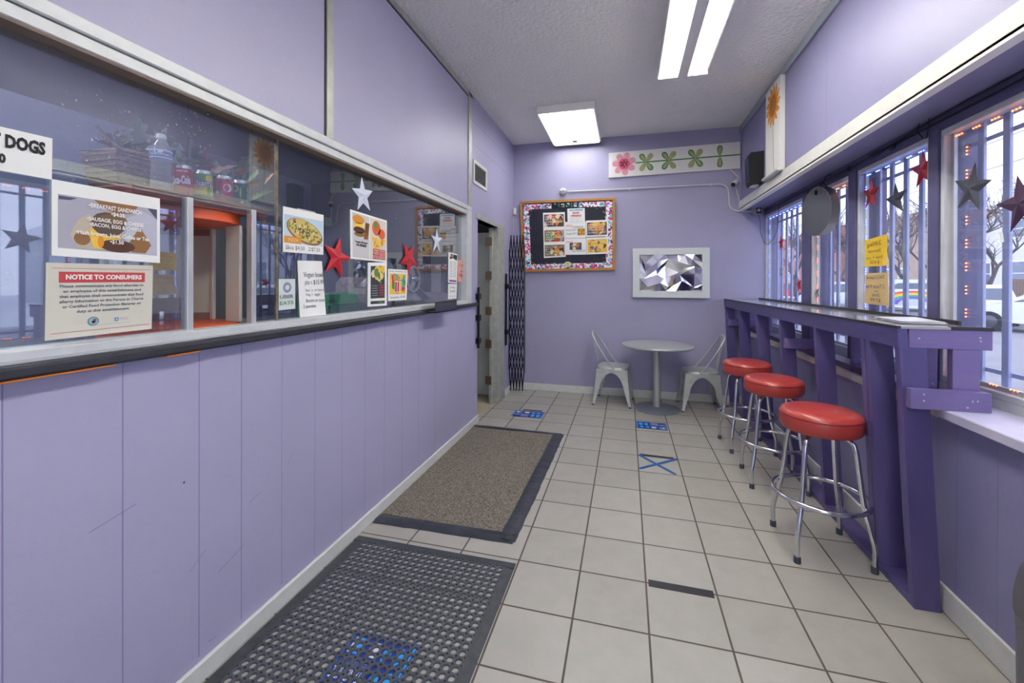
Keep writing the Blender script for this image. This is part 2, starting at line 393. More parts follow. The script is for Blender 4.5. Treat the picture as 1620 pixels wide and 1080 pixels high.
# trims
m = MB(); m.box(1.212, XR, YF, YB, 2.345, 2.452, WHITE, .003); m.box(1.212, 1.262, YF, YB, 2.335, 2.36, P('white trim lit underside', (236, 234, 232), .35, bump=.3, bscale=14)); struct(m, 'trim_1')  # underside is a lit copy of the white, brightness put into the colour
GRT = P('grey trim paint', (146, 156, 168), .5)
m = MB(); m.box(XR-.02, XR, YF, YB, 3.285, H, GRT, .003); struct(m, 'trim_2')
STR = P('metal joint strip', (176, 178, 172), .4, .5, var=.12, vscale=10)
m = MB(); m.box(XL, XL+.012, YF, WY1, H-.055, H-.018, STR, .002); m.box(XL, XL+.004, YF, WY1, H-.064, H-.058, BLK); struct(m, 'trim_3')
m = MB(); y0, y1 = LW(515.5, 150).y, LW(525.7, 150).y; m.box(XL, XL+.009, y0, y1, zF1, H-.055, STR, .002); m.box(XL, XL+.004, y0-.012, y0, zF1, H-.055, BLK); struct(m, 'trim_4')
m = MB(); y0, y1 = LW(740.2, 250).y, LW(745, 250).y; m.box(XL, XL+.012, y0, y1, zF1, H-.018, STR, .002); struct(m, 'trim_5')

# ================================================================== service window in the left wall
XG = -1.662
w = empty('window_5', (XL, -.4, 1.25), kind='structure')
m = MB()
m.box(XG-.03, XL+.012, WY0, WY1, 2.178, zF1, ALUP, .004); m.box(XG-.03, XL+.004, WY0, WY1, 2.135, 2.175, ALUP, .004)       # head, two steps
m.box(XG-.03, XL+.004, WY0, WY1, 2.126, 2.134, P('brown gasket', (120, 104, 92), .7))
m.box(XG-.03, XL+.006, WY0, WY1, zL1+.006, zL1+.034, ALUP, .003); m.box(XG-.03, XL+.018, WY0, WY1, zL1, zL1+.008, ALU, .002)
y0 = LW(737.5, 400).y; m.box(XG-.03, XL+.012, y0, WY1, zL1+.008, 2.178, ALUP, .004)
m.build('window_frame', w)
m = MB(); m.box(XL-.09, XL+.05, WY0, LW(665, 480).y, zL0, zL1, LEDGE, .008); m.box(XL-.09, XL+.03, LW(665, 480).y, yE, zL0, zL1, LEDGE, .006)
OG = P('orange chipped edge', (196, 112, 30), .6); m.box(XL+.001, XL+.046, WY0, LW(165, 560).y, zL0-.004, zL0, OG); m.box(XL+.001, XL+.046, LW(248, 560).y, LW(300, 550).y, zL0-.004, zL0, OG)
m.build('window_ledge', w)
GK = glass_mat('service glass', (236, 241, 248), (1.4, .13), haze=.03, hazecol=(190, 205, 225), scuff=.45)
ym = at(437, 350, 'x', XG).y; ya = at(298, 420, 'x', XG).y; yb = at(399, 430, 'x', XG).y; zc = at(350, 330, 'x', XG).z
m = MB()
def pane(m, y0, y1, z0, z1): m.box(XG-.003, XG+.003, y0, y1, z0, z1, GK)
pane(m, WY0, ya, zL1+.03, 2.14); pane(m, ya, yb, zc, 2.14); pane(m, yb, ym-.004, zL1+.03, 2.14); m.build('glass', w)
m = MB(); pane(m, ym+.004, y0, zL1+.03, 2.14); m.build('glass', w)
m = MB(); m.box(XG-.006, XG+.006, ym-.005, ym+.005, zL1+.03, 2.14, P('old silicone joint', (120, 108, 92), .7, var=.4, vscale=30)); m.build('glass_joint', w)
m = MB()
for y in (ya, yb): m.box(XG-.02, XG+.012, y-.012, y+.012, zL1+.02, zc+.02, ALU, .003)
m.build('hatch_frame', w)

# ================================================================== door to the kitchen corridor
DF = P('scuffed grey steel', (170, 172, 166), .5, .2, var=.14, vscale=12)
d = empty('door_1', (XL, 2.7, 0), kind='structure')
y9 = LW(786.5, 500).y
m = MB(); m.box(XL-.11, XL+.012, y9, DY1, 0, DZ+.0, DF, .004); m.box(XL-.11, XL+.012, yE-.05, DY1, DZ, DZ+.055, DF, .004); m.box(XL-.09, XL-.05, y9-.03, y9, 0, DZ, DF, .004); m.build('door_frame', d)
m = MB(); m.box(-2.62, -1.745, 3.045, 3.09, .012, 2.105, P('pale grey door', (196, 202, 202), .45, var=.04, vscale=6), .003); lf = m.build('door_leaf', d)
m = MB(); m.box(-1.75, -1.744, 3.045, 3.09, .012, 2.105, P('rust edge', (120, 98, 84), .6, var=.3, vscale=20)); m.build('leaf_edge', lf)
HG = P('bronze hinge', (108, 92, 76), .45, .6)
for z in (.28, .72, 1.12, 1.55, 1.96):
    m = MB(); m.box(XL-.125, XL-.06, y9-.045, y9-.02, z-.05, z+.05, HG, .003); m.tube([(XL-.13, y9-.033, z-.05), (XL-.13, y9-.033, z+.05)], .008, HG, 8); m.build('hinge', d)

# ================================================================== street windows
WG = glass_mat('window glass', (228, 232, 242), (.8, 0), haze=.04, hazecol=(235, 240, 250))  # pale haze also puts the bright washed-out veil into the pane
def wy(px, v=XW): return at(px, 400, 'x', v).y
WIN = [(wy(1271), YB, 'window_1', [BLUEL]), (wy(1344), wy(1283.5), 'window_2', [ORL]), (wy(1471), wy(1356), 'window_3', [BLUEL]), (-1.12, wy(1487), 'window_4', [ORL]), (-3.4, -1.24, 'added_window', [BLUEL])]  # the last window is unseen, added to bring in more daylight
ZW0, ZW1 = .955, 2.275
for i, (a, b, nm, led) in enumerate(WIN):
    w = empty(nm, (XW, (a+b)/2, ZW0), kind='structure')
    fr = MB(); t = .032
    fr.box(XW+.0, XW+.06, a, b, ZW0, ZW0+t, ALUP, .003); fr.box(XW, XW+.06, a, b, ZW1-t, ZW1, ALUP, .003)
    fr.box(XW, XW+.06, a, a+t*.8, ZW0+t, ZW1-t, ALUP, .003); fr.box(XW, XW+.06, b-t*.8, b, ZW0+t, ZW1-t, ALUP, .003)
    fr.box(XW+.03, XW+.045, a+t*.8, a+t*1.5, ZW0+t, ZW1-t, ALU); fr.box(XW+.03, XW+.045, b-t*1.5, b-t*.8, ZW0+t, ZW1-t, ALU); fr.box(XW+.03, XW+.045, a+t, b-t, ZW0+t, ZW0+t*1.6, ALU)
    fr.build('window_frame', w)
    m = MB(); m.box(XW+.035, XW+.039, a+t, b-t, ZW0+t, ZW1-t, WG); m.build('glass', w)
    # little lamps stuck round the pane
    m = MB(); x = XW+.033
    def dot(y, z, s=.004): m.box(x-.003, x, y-s, y+s, z-s*.7, z+s*.7, led[0])
    yy = b-.06
    while yy > a+.05:
        for k in range(3): dot(yy-k*.018, ZW1-.05)
        if i == 3:
            for k in range(3): dot(yy-k*.018, ZW0+.05)
        yy -= .11
    zz = ZW0+.12
    while zz < ZW1-.1:
        for k in range(3):
            dot(b-.045 if i != 3 else b-.13, zz+k*.018, .0035)
        zz += .115
    m.build('light_strip', w)
m = MB()
for a, b in ((wy(1283.5), wy(1271)), (wy(1356), wy(1344)), (wy(1487), wy(1471))): m.box(XW-.012, XO, a, b, ZW0-.04, 2.29, PURF, .004)
struct(m, 'trim_6')
m = MB(); m.box(XW-.004, XO, -3.5, YB, 2.275, 2.36, PURF); m.box(XW-.012, XW-.004, -3.5, YB, 2.318, 2.326, BLK); struct(m, 'trim_7')
m = MB(); m.box(XW-.002, XO, -3.5, YB, .9, .956, ALUP); m.box(XW-.002, XO, -1.24, -1.12, .95, 2.3, PURF); m.box(XW-.002, XO, -3.5, -3.4, .95, 2.3, PURF); struct(m, 'trim_8')
SILL = P('sill paint', (196, 192, 216), .4, var=.06, vscale=9); SILLF = P('sill bare edge', (190, 182, 172), .6, var=.08, vscale=9)
m = MB(); m.box(1.252, XW, -3.5, YB, .872, .914, SILL, .004); m.box(1.25, 1.253, .15, YB, .87, .912, SILLF); struct(m, 'trim_9')
m = MB(); z = .9
BAR = P('painted steel bar', (176, 182, 214), .5, .2, var=.1, vscale=8)
for i, (a, b, nm, led) in enumerate(WIN):
    r = empty('window_bars', (1.62, (a+b)/2, ZW0), 'blue grey steel security bars outside ' + ['the far corner window', 'the window behind the round hanging sign', 'the window with the yellow paper note', 'the nearest window with the big grey star', 'the window added for daylight behind the camera'][i], 'window bars', 'security bars outside the street windows')
    k = math.ceil((a-.332)/.1495); yy = .332+k*.1495
    while yy < b-.02:
        mm = MB(); mm.box(1.61, 1.625, yy-.019, yy+.019, ZW0-.05, ZW1+.05, BAR, .002); mm.build('bar', r); yy += .1495
    for zz in (ZW0+.09, ZW1-.09): mm = MB(); mm.box(1.626, 1.634, a, b, zz-.01, zz+.01, BAR); mm.build('cross_strap', r)

# ================================================================== ceiling lights
HOUS = P('white lamp housing', (232, 232, 230), .4); TUBE = P('glowing tube', (255, 252, 240), emit=TUBE_E); CAPM = P('tube cap', (190, 196, 190), .4, .5)
def tube_light(x0, x1, y0, y1, label):
    r = empty('ceiling_light', ((x0+x1)/2, (y0+y1)/2, H-.09), label, 'ceiling light', 'open four tube ceiling lights')
    m = MB(); zb = H-.085; c = (x0+x1)/2; 
    # profile of reflector: side lips, two troughs, raised spine
    pr = [(x0, zb), (x0+.012, zb), (x0+.045, H-.02), (c-.06, H-.02), (c-.04, zb-.028), (c+.04, zb-.028), (c+.06, H-.02), (x1-.045, H-.02), (x1-.012, zb), (x1, zb), (x1, H-.001), (x0, H-.001)]
    m.prism([(a, y0, b) for a, b in pr], (0, y1-y0, 0), HOUS); m.build('housing', r)
    for y in (y0, y1): m = MB(); m.box(x0-.004, x1+.004, y-.012, y+.012, zb-.03, H-.002, HOUS, .003); m.build('end_plate', r)
    for x in (x0+.062, x0+.122, x1-.122, x1-.062):
        zt = zb-.008; m = MB(); m.tube([(x, y0+.02, zt), (x, y1-.02, zt)], .0155, TUBE, 12); t = m.build('tube', r)
        for q in ((y1-.03, y1-.012), (y0+.012, y0+.03)): m = MB(); m.tube([(x, q[0], zt), (x, q[1], zt)], .0175, CAPM, 12); m.build('tube_cap', t)
tube_light(.165, .562, -.68, 1.77, 'long ceiling fixture with four bare glowing tubes, nearest the camera')
tube_light(.165, .562, -3.6, -1.3, 'long four tube ceiling fixture added behind the camera for brightness')  # unseen fixture, added to raise the room's brightness
r = empty('ceiling_light', (-.73, 2.88, H-.1), 'boxy ceiling fixture with a ribbed glowing cover near the back wall', 'ceiling light')
x0, x1, y0, y1 = at(849, 168, 'z', H).x, at(941, 158, 'z', H).x, 2.32, 3.42
m = MB(); m.box(x0, x1, y0, y1, H-.085, H-.001, HOUS, .004); m.build('housing', r)
def lens_mat():
    m = P('ribbed glowing lens', (255, 255, 252), .3, emit=LENS_E); n = m.node_tree.nodes; L = m.node_tree.links
    tc = n.new('ShaderNodeTexCoord'); wv = n.new('ShaderNodeTexWave'); wv.inputs['Scale'].default_value = 3.2; L.new(tc.outputs['Object'], wv.inputs['Vector'])
    mr = n.new('ShaderNodeMapRange'); mr.inputs['To Min'].default_value = LENS_E*.45; mr.inputs['To Max'].default_value = LENS_E*1.1; L.new(wv.outputs['Fac'], mr.inputs['Value']); L.new(mr.outputs[0], n['Principled BSDF'].inputs['Emission Strength'])
    return m
m = MB(); m.box(x0+.02, x1-.02, y0+.02, y1-.02, H-.097, H-.084, lens_mat(), .004); m.build('lens', r)
m = MB(); m.box(x0, x1, y1, y1+.012, H-.1, H-.002, BLK, .002); m.build('end_plate', r)
m = MB(); m.box(-.77, -.71, 3.24, 3.33, H-.0985, H-.097, P('grey sticker', (150, 150, 156))); m.build('sticker', r)
# ================================================================== purple window bar
PUR = P('purple stained timber', (102, 92, 144), .42, var=.3, vscale=5, bump=.25, bscale=40, stretch=(1, 1, .25), rgb2=(76, 68, 122))
PURD = P('shaded purple stained timber', (76, 70, 122), .42, var=.2, vscale=5, bump=.2, bscale=40, stretch=(1, .25, 1))  # same timber for the rails, with their shade put into the colour
PURL = P('lit purple timber', (126, 112, 160), .5, var=.25, vscale=6, bump=.3, bscale=45, stretch=(.25, 1, 1), rgb2=(108, 94, 150))  # same timber where light falls, the brightness put into the colour
SCREW = P('screw head', (200, 200, 200), .3, .9)
def xf(y, z):
    t = (y-.14)/3.36; top = 1.094-.043*t; bot = 1.160-.05*t
    return bot+(top-bot)*min(z, 1.27)/1.26
def slanted(m, x0, x1, y0, y1, z0, z1, mat):
    """a board that leans with the front of the bar; x0, x1 measured from its front line"""
    m.hexa([(xf(y0, z0)+x0, y0, z0), (xf(y0, z0)+x1, y0, z0), (xf(y1, z0)+x1, y1, z0), (xf(y1, z0)+x0, y1, z0),
            (xf(y0, z1)+x0, y0, z1), (xf(y0, z1)+x1, y0, z1), (xf(y1, z1)+x1, y1, z1), (xf(y1, z1)+x0, y1, z1)], mat)
bar = empty('window_bar', (1.2, 1.8, 0), 'purple timber bar counter running along the street windows', 'bar counter')
YS = [.14, .385, 1.0, 1.64, 2.25, 2.86, 3.462]
m = MB(); slanted(m, 0, .038, .14, 3.505, 1.178, 1.264, PURD); m.build('front_rail', bar)
m = MB(); m.box(xf(.14, 1.2)+.04, 1.44, .14, .178, 1.178, 1.264, PURL, .002)
for x, z in ((1.175, 1.222), (1.395, 1.232), (1.397, 1.218)): m.lathe([(0, .1385), (.004, .1385), (.004, .141)], SCREW, c=(x, 0, z), seg=8, axis='y')
m.build('end_rail', bar)
m = MB(); m.box(1.402, 1.44, .18, 3.505, 1.178, 1.264, PURD, .002); m.build('rear_rail', bar)
for y in YS[1:]:
    m = MB(); m.box(xf(y, 1.2)+.04, 1.40, y, y+.038, 1.178, 1.255, PUR); m.build('cross_rail', bar)
def mosaic():
    mt = P('mosaic bar top', (200, 204, 214), .16, .0, coat=.5); n = mt.node_tree.nodes; L = mt.node_tree.links; b = n['Principled BSDF']
    tc = n.new('ShaderNodeTexCoord'); v = n.new('ShaderNodeTexVoronoi'); v.inputs['Scale'].default_value = 26; v.feature = 'F1'; L.new(tc.outputs['Object'], v.inputs['Vector'])
    e = n.new('ShaderNodeTexVoronoi'); e.inputs['Scale'].default_value = 26; e.feature = 'DISTANCE_TO_EDGE'; L.new(tc.outputs['Object'], e.inputs['Vector'])
    bw = n.new('ShaderNodeSeparateColor'); L.new(v.outputs['Color'], bw.inputs[0])
    r = n.new('ShaderNodeValToRGB'); L.new(bw.outputs[0], r.inputs[0]); r.color_ramp.elements[0].color = (*lin((120, 126, 150)), 1); r.color_ramp.elements[1].color = (*lin((226, 228, 232)), 1)
    k = n.new('ShaderNodeMapRange'); k.inputs['From Max'].default_value = .05; L.new(e.outputs['Distance'], k.inputs['Value'])
    mx = n.new('ShaderNodeMixRGB'); L.new(k.outputs[0], mx.inputs[0]); mx.inputs[1].default_value = (*lin((90, 88, 96)), 1); L.new(r.outputs[0], mx.inputs[2]); L.new(mx.outputs[0], b.inputs['Base Color'])
    bu = n.new('ShaderNodeBump'); bu.inputs['Strength'].default_value = .35; bu.inputs['Distance'].default_value = .003; L.new(bw.outputs[0], bu.inputs['Height']); L.new(bu.outputs[0], b.inputs['Normal'])
    return mt
TRIMB = P('dark edge strip', (52, 48, 50), .4, .2)
m = MB(); f0, f1 = xf(.14, 1.26), xf(3.5, 1.26)
m.hexa([(f0+.012, .152, 1.262), (1.43, .152, 1.262), (1.43, 3.5, 1.262), (f1+.012, 3.5, 1.262), (f0+.012, .152, 1.271), (1.43, .152, 1.271), (1.43, 3.5, 1.271), (f1+.012, 3.5, 1.271)], mosaic()); m.build('countertop', bar)
m = MB(); m.hexa([(f0-.002, .138, 1.264), (f0+.012, .138, 1.264), (f1+.012, 3.5, 1.264), (f1-.002, 3.5, 1.264), (f0-.002, .138, 1.276), (f0+.012, .138, 1.276), (f1+.012, 3.5, 1.276), (f1-.002, 3.5, 1.276)], TRIMB); m.build('edge_strip', bar)
m = MB(); m.box(1.428, 1.442, .32, 3.505, 1.264, 1.292, TRIMB, .002); m.build('edge_strip', bar)
m = MB(); m.box(f0+.012, 1.29, .137, .153, 1.264, 1.275, P('pale edge strip', (170, 164, 160), .35, .2)); m.box(1.292, 1.442, .137, .153, 1.264, 1.278, TRIMB); m.build('edge_strip', bar)
for i, y in enumerate(YS):
    m = MB(); slanted(m, .004, .105, y, y+.038, 0 if i == 0 else .038, 1.178, PUR)
    p = m.build('post', bar)
    if i == 1: m = MB(); slanted(m, .0, .09, y+.04, y+.078, .038, 1.178, PUR); m.build('post', bar)
    if i > 0 or True:
        m = MB(); m.box(1.30, 1.398 if i == 0 else 1.385, y+(.002 if i == 0 else 0), y+.038, .955, 1.178, PURL, .002)
        for dx, z in ((.03, .985), (.055, .975)):
            if i in (1, 2, 3): m.lathe([(0, y-.0015), (.004, y-.0015), (.004, y+.001)], SCREW, c=(1.31+dx, 0, z), seg=8, axis='y')
        m.build('back_post', bar)
m = MB(); slanted(m, .004, .10, .178, 3.50, 0, .037, PUR); m.build('floor_rail', bar)
m = MB(); m.box(1.27, 1.375, .16, 3.505, .915, .954, P('dark wine timber', (74, 58, 96), .45, var=.2, vscale=6)); m.build('sill_rail', bar)
m = MB(); a = [at(1441, 615, 'y', .1), at(1569, 623, 'y', .1), at(1569, 654, 'y', .1), at(1441, 646, 'y', .1)]
a[2].z = max(a[2].z, .916)
m.prism([a[3], a[2], a[1], a[0]], (0, .038, 0), PURL)
for px, py in ((1462, 624), (1462, 634), (1539, 635), (1547, 635), (1531, 645)): q = at(px, py, 'y', .0985); m.lathe([(0, q.y), (.004, q.y), (.004, q.y+.002)], SCREW, c=(q.x, 0, q.z), seg=8, axis='y')
m.build('brace', bar)
for y in (1.60, 3.42):
    m = MB(); m.box(xf(y, .95)+.015, 1.385, y, y+.038, .956, 1.035, PURL, .002); m.build('brace', bar)
# leaflet left on the bar
fl = [at(1412, 507.5, 'z', 1.276), at(1408, 510.5, 'z', 1.276)]
m = MB(); rnd = random.Random(3)
for k in range(3):
    z = 1.2745+k*.004; dx = rnd.uniform(-.01, .01)
    m.prism([(1.205+dx, .32, z), (1.38+dx, .30+.01*k, z), (1.40+dx, .58, z+.006), (1.225+dx, .60, z+.002)], (0, 0, .0018), P('glossy leaflet', (206, 204, 210), .3, var=.1, vscale=20))
one(m, 'leaflet', 'small stack of pale leaflets lying on the near end of the bar top', 'leaflets')

# ================================================================== bar stools
CHR = P('chrome', (215, 216, 222), .12, 1.0); RUB = P('grey rubber foot', (66, 72, 84), .6); REDV = P('red vinyl', (178, 62, 56), .36, var=.06, vscale=7, bump=.06, bscale=30, coat=.25); REDD = P('red vinyl seam', (150, 34, 34), .4)
def make_stool():
    r = empty('bar_stool', (0, 0, 0), 'x', 'bar stool', 'red vinyl bar stools along the purple bar')
    m = MB(); m.lathe([(0, .66), (.15, .658), (.185, .662), (.193, .675), (.196, .70), (.1955, .725), (.1925, .737)], REDV, seg=48)
    m.lathe([(.1925, .7365), (.1955, .741), (.1925, .7455)], REDD, seg=48, cap=False)
    m.lathe([(.1925, .745), (.184, .760), (.16, .771), (.10, .778), (.04, .779), (0, .779)], REDV, seg=48); m.build('seat', r)
    m = MB(); m.lathe([(.0, .640), (.075, .640), (.085, .650), (.085, .659), (0, .659)], BLKM, seg=24); m.build('swivel_plate', r)
    for k in range(4):
        a = PI/4+k*PI/2; c, s = math.cos(a), math.sin(a)
        pr = [(.05, .646), (.10, .648), (.135, .640), (.158, .618), (.168, .58), (.178, .50), (.190, .40), (.200, .32), (.207, .285), (.222, .23), (.238, .165), (.246, .135), (.249, .105), (.247, .03)]
        m = MB(); m.tube([(c*R_, s*R_, z) for R_, z in pr], .0125, CHR, 12)
        m.ball((c*.211, s*.211, .31), .0045, BLKM, 8, 6)
        lg = m.build('leg', r)
        m = MB(); m.lathe([(.0, 0), (.0165, 0), (.0165, .03), (.0145, .034), (.0, .034)], RUB, c=(c*.247, s*.247, 0), seg=14); m.build('rubber_foot', lg)
    m = MB(); m.tube([(.225*math.cos(2*PI*k/40), .225*math.sin(2*PI*k/40), .30) for k in range(40)], .0125, CHR, 10, closed=True); m.build('foot_ring', r)
    return r
s0 = make_stool(); s0.location = (.945, .545, 0); s0.rotation_euler.z = .03; s0['label'] = 'red vinyl bar stool nearest the camera, with chrome legs and foot ring'
copy_tree(s0, (.958, 1.372, 0), -.05, 'red vinyl chrome bar stool in the middle of the three')
copy_tree(s0, (.945, 2.05, 0), .08, 'red vinyl chrome bar stool farthest away, next to the metal chair')

# ================================================================== cafe table
SILV = P('silver powder coat', (190, 194, 192), .36, .45, var=.04, vscale=20)
t = empty('cafe_table', (.25, 3.06, 0), 'round silver pedestal table against the back wall', 'table')
m = MB(); m.lathe([(0, .722), (.385, .722), (.398, .728), (.402, .738), (.398, .748), (.39, .75), (0, .75)], SILV, c=(.25, 3.06, 0), seg=64); m.build('tabletop', t)
m = MB(); m.lathe([(.042, .03), (.042, .722)], SILV, c=(.25, 3.06, 0), seg=28); m.lathe([(.042, .7), (.11, .719), (.11, .722)], SILV, c=(.25, 3.06, 0), seg=28, cap=False); m.build('column', t)
m = MB(); m.lathe([(.0, 0), (.255, 0), (.258, .006), (.25, .014), (.14, .024), (.06, .03), (0, .031)], P('blue grey base', (128, 134, 150), .34, .4), c=(.25, 3.06, 0), seg=56); m.build('base', t)

# ================================================================== metal chairs
GALV = P('galvanised steel', (196, 200, 196), .34, .5, var=.08, vscale=16); GALVD = P('chair foot cap', (44, 46, 48), .6)
def make_chair():
    r = empty('cafe_chair', (0, 0, 0), 'x', 'chair', 'silver metal cafe chairs at the round table')
    # local: faces +x ; seat half width .18
    m = MB(); N = 36
    def sq(t, a, zz, e=4.5):
        c, s = math.cos(t), math.sin(t); k = (abs(c)**e+abs(s)**e)**(-1/e)
        return (a*c*k, a*s*k, zz)
    rings = [[sq(2*PI*i/N, .188, .425) for i in range(N)], [sq(2*PI*i/N, .186, .447) for i in range(N)], [sq(2*PI*i/N, .178, .455) for i in range(N)], [sq(2*PI*i/N, .14, .452) for i in range(N)], [sq(2*PI*i/N, .07, .448, 2.5) for i in range(N)]]
    V = [p for rg in rings for p in rg]+[(0, 0, .447)]; F = []
    for i in range(len(rings)-1):
        for k in range(N): F.append((i*N+k, i*N+(k+1) % N, (i+1)*N+(k+1) % N, (i+1)*N+k))
    for k in range(N): F.append(((len(rings)-1)*N+k, (len(rings)-1)*N+(k+1) % N, len(V)-1))
    m.add(V, F, GALV, True); m.add([sq(2*PI*i/N, .184, .428) for i in range(N)], [list(range(N))[::-1]], GALV); m.build('seat', r)
    # legs: bent sheet, each with half an arch on both of its sides
    def outx(z): return .183+.042*(1-z/.43)**1.25
    for sx in (-1, 1):
        for sy in (-1, 1):
            m = MB(); zs = [0, .05, .12, .2, .24, .28, .32, .35, .37, .385, .392, .43]
            for ax in (0, 1):
                V = []; F = []
                for z in zs:
                    o = outx(z); ow = o
                    if z <= .2: w_ = .026+.034*(z/.2)**1.6
                    else:
                        q = min(1, (z-.2)/.19); w_ = o-(o-.06)*math.sqrt(max(0, 1-q*q))
                    for (inn, th) in ((0, 0), (w_, 0)):
                        a = o-inn; b = ow
                        p = (sx*a, sy*b, z) if ax == 0 else (sx*b, sy*a, z)
                        V.append(p)
                    # inner skin
                    for inn in (0, w_):
                        a = o-inn-(.003 if inn == 0 else 0); b = ow-.004
                        V.append((sx*a, sy*b, z) if ax == 0 else (sx*b, sy*a, z))
                for i in range(len(zs)-1):
                    a = 4*i; b = 4*(i+1)
                    F += [(a, a+1, b+1, b), (a+2, b+2, b+3, a+3), (a+1, a+3, b+3, b+1)]
                m.add(V, F, GALV)
            for i in range(1):
                # raised rib down the corner
                m.tube([(sx*(outx(z)-.002), sy*(outx(z)-.002), z) for z in zs[1:-1]], .0045, GALV, 6)
            lg = m.build('leg', r)
            m = MB(); m.box(sx*.2, sx*.228, sy*.2, sy*.228, 0, .014, GALVD, .003); m.build('foot_cap', lg)
    # hoop back: starts near the front of the seat sides, leans back
    pts = []
    for sy in (-1,):
        pts += [(.03, -.186, .435), (0.0, -.188, .47)]
    n = 16
    pts += [(-.07, -.183, .56), (-.15, -.172, .68), (-.205, -.155, .77)]
    for k in range(n+1):
        a = PI*k/n; pts.append((-.232-.022*math.sin(a), -.135*math.cos(a), .815+.045*math.sin(a)))
    pts += [(x, -y, z) for x, y, z in reversed(pts[:5])]
    m = MB(); m.tube(pts, .009, GALV, 10); m.build('back_frame', r)
    m = MB(); V = []; F = []
    for i in range(7):
        t = i/6; x = -.178-.072*t; z = .435+.42*t; w_ = .045+.03*t
        V += [(x, -w_, z), (x, w_, z), (x-.003, -w_, z), (x-.003, w_, z)]
    for i in range(6): a = 4*i; b = a+4; F += [(a, a+1, b+1, b), (a+2, b+2, b+3, a+3), (a, b, b+2, a+2), (a+1, a+3, b+3, b+1)]
    m.add(V, F, GALV); m.build('back_splat', r)
    return r
c0 = make_chair(); c0.location = (-.245, 3.215, 0); c0.rotation_euler.z = -.1; c0['label'] = 'silver metal chair left of the round table, facing right'
copy_tree(c0, (.735, 3.225, 0), PI+.03, 'silver metal chair right of the round table, beside the bar')

# ================================================================== mats
def carpet():
    mt = P('ribbed carpet', (120, 112, 100), .95); n = mt.node_tree.nodes; L = mt.node_tree.links; b = n['Principled BSDF']
    tc = n.new('ShaderNodeTexCoord'); t = n.new('ShaderNodeTexNoise'); t.inputs['Scale'].default_value = 150; t.inputs['Detail'].default_value = 3; L.new(tc.outputs['Object'], t.inputs['Vector'])
    mp = n.new('ShaderNodeMapping'); mp.inputs['Rotation'].default_value = (0, 0, .75); mp.inputs['Scale'].default_value = (1, 1, 1); L.new(tc.outputs['Object'], mp.inputs[0])
    w_ = n.new('ShaderNodeTexWave'); w_.inputs['Scale'].default_value = 24; w_.inputs['Distortion'].default_value = 3; w_.inputs['Detail'].default_value = 2; L.new(mp.outputs[0], w_.inputs['Vector'])
    r = n.new('ShaderNodeValToRGB'); r.color_ramp.elements[0].position = .36; r.color_ramp.elements[1].position = .66; r.color_ramp.elements[0].color = (*lin((66, 60, 54)), 1); r.color_ramp.elements[1].color = (*lin((152, 144, 132)), 1)
    mx = n.new('ShaderNodeMath'); mx.operation = 'MULTIPLY_ADD'; mx.inputs[1].default_value = .16; L.new(w_.outputs['Fac'], mx.inputs[0])
    sb = n.new('ShaderNodeMath'); sb.operation = 'SUBTRACT'; sb.inputs[1].default_value = .08; L.new(t.outputs['Fac'], sb.inputs[0]); L.new(sb.outputs[0], mx.inputs[2])
    L.new(mx.outputs[0], r.inputs[0]); L.new(r.outputs[0], b.inputs['Base Color'])
    bu = n.new('ShaderNodeBump'); bu.inputs['Strength'].default_value = .8; bu.inputs['Distance'].default_value = .004; L.new(mx.outputs[0], bu.inputs['Height']); L.new(bu.outputs[0], b.inputs['Normal'])
    return mt
RT_ = P('black gaffer border', (52, 56, 66), .34, var=.3, vscale=9, bump=.5, bscale=16)
r = empty('carpet_mat', (-1.15, 1.0, 0), 'brown ribbed carpet mat with a black taped border, farther from the camera', 'mat')
m = MB(); m.box(-1.588, -.78, .20, 1.87, 0, .009, carpet()); m.build('carpet', r)
def ribbon(name, pts, w, z, mat, parent, seed=0):
    rnd = random.Random(seed); V = []; F = []; a, b = Vector(pts[0]), Vector(pts[1]); d = (b-a); L_ = d.length; d.normalize(); nn = Vector((-d.y, d.x, 0)); N = max(4, int(L_/.05))
    for i in range(N+1):
        p = a+d*(L_*i/N); V += [p-nn*(w/2+rnd.uniform(-.003, .003))+Vector((0, 0, .001)), p-nn*w*.2+Vector((0, 0, z+rnd.uniform(-.001, .002))), p+nn*w*.25+Vector((0, 0, z+rnd.uniform(-.001, .003))), p+nn*(w/2+rnd.uniform(-.003, .003))+Vector((0, 0, z*.9))]
    for i in range(N):
        for k in range(3): F.append((4*i+k, 4*i+k+1, 4*i+k+5, 4*i+k+4))
    m = MB(); m.add(V, F, mat, True); return m.build(name, parent)
ribbon('tape_border', [(-.748, .14, 0), (-.722, 1.915, 0)], .1, .0105, RT_, r, 1)
ribbon('tape_border', [(-1.587, .145, 0), (-.71, .165, 0)], .085, .0112, RT_, r, 2)
ribbon('tape_border', [(-.72, 1.9, 0), (-1.588, 1.925, 0)], .07, .0105, RT_, r, 3)

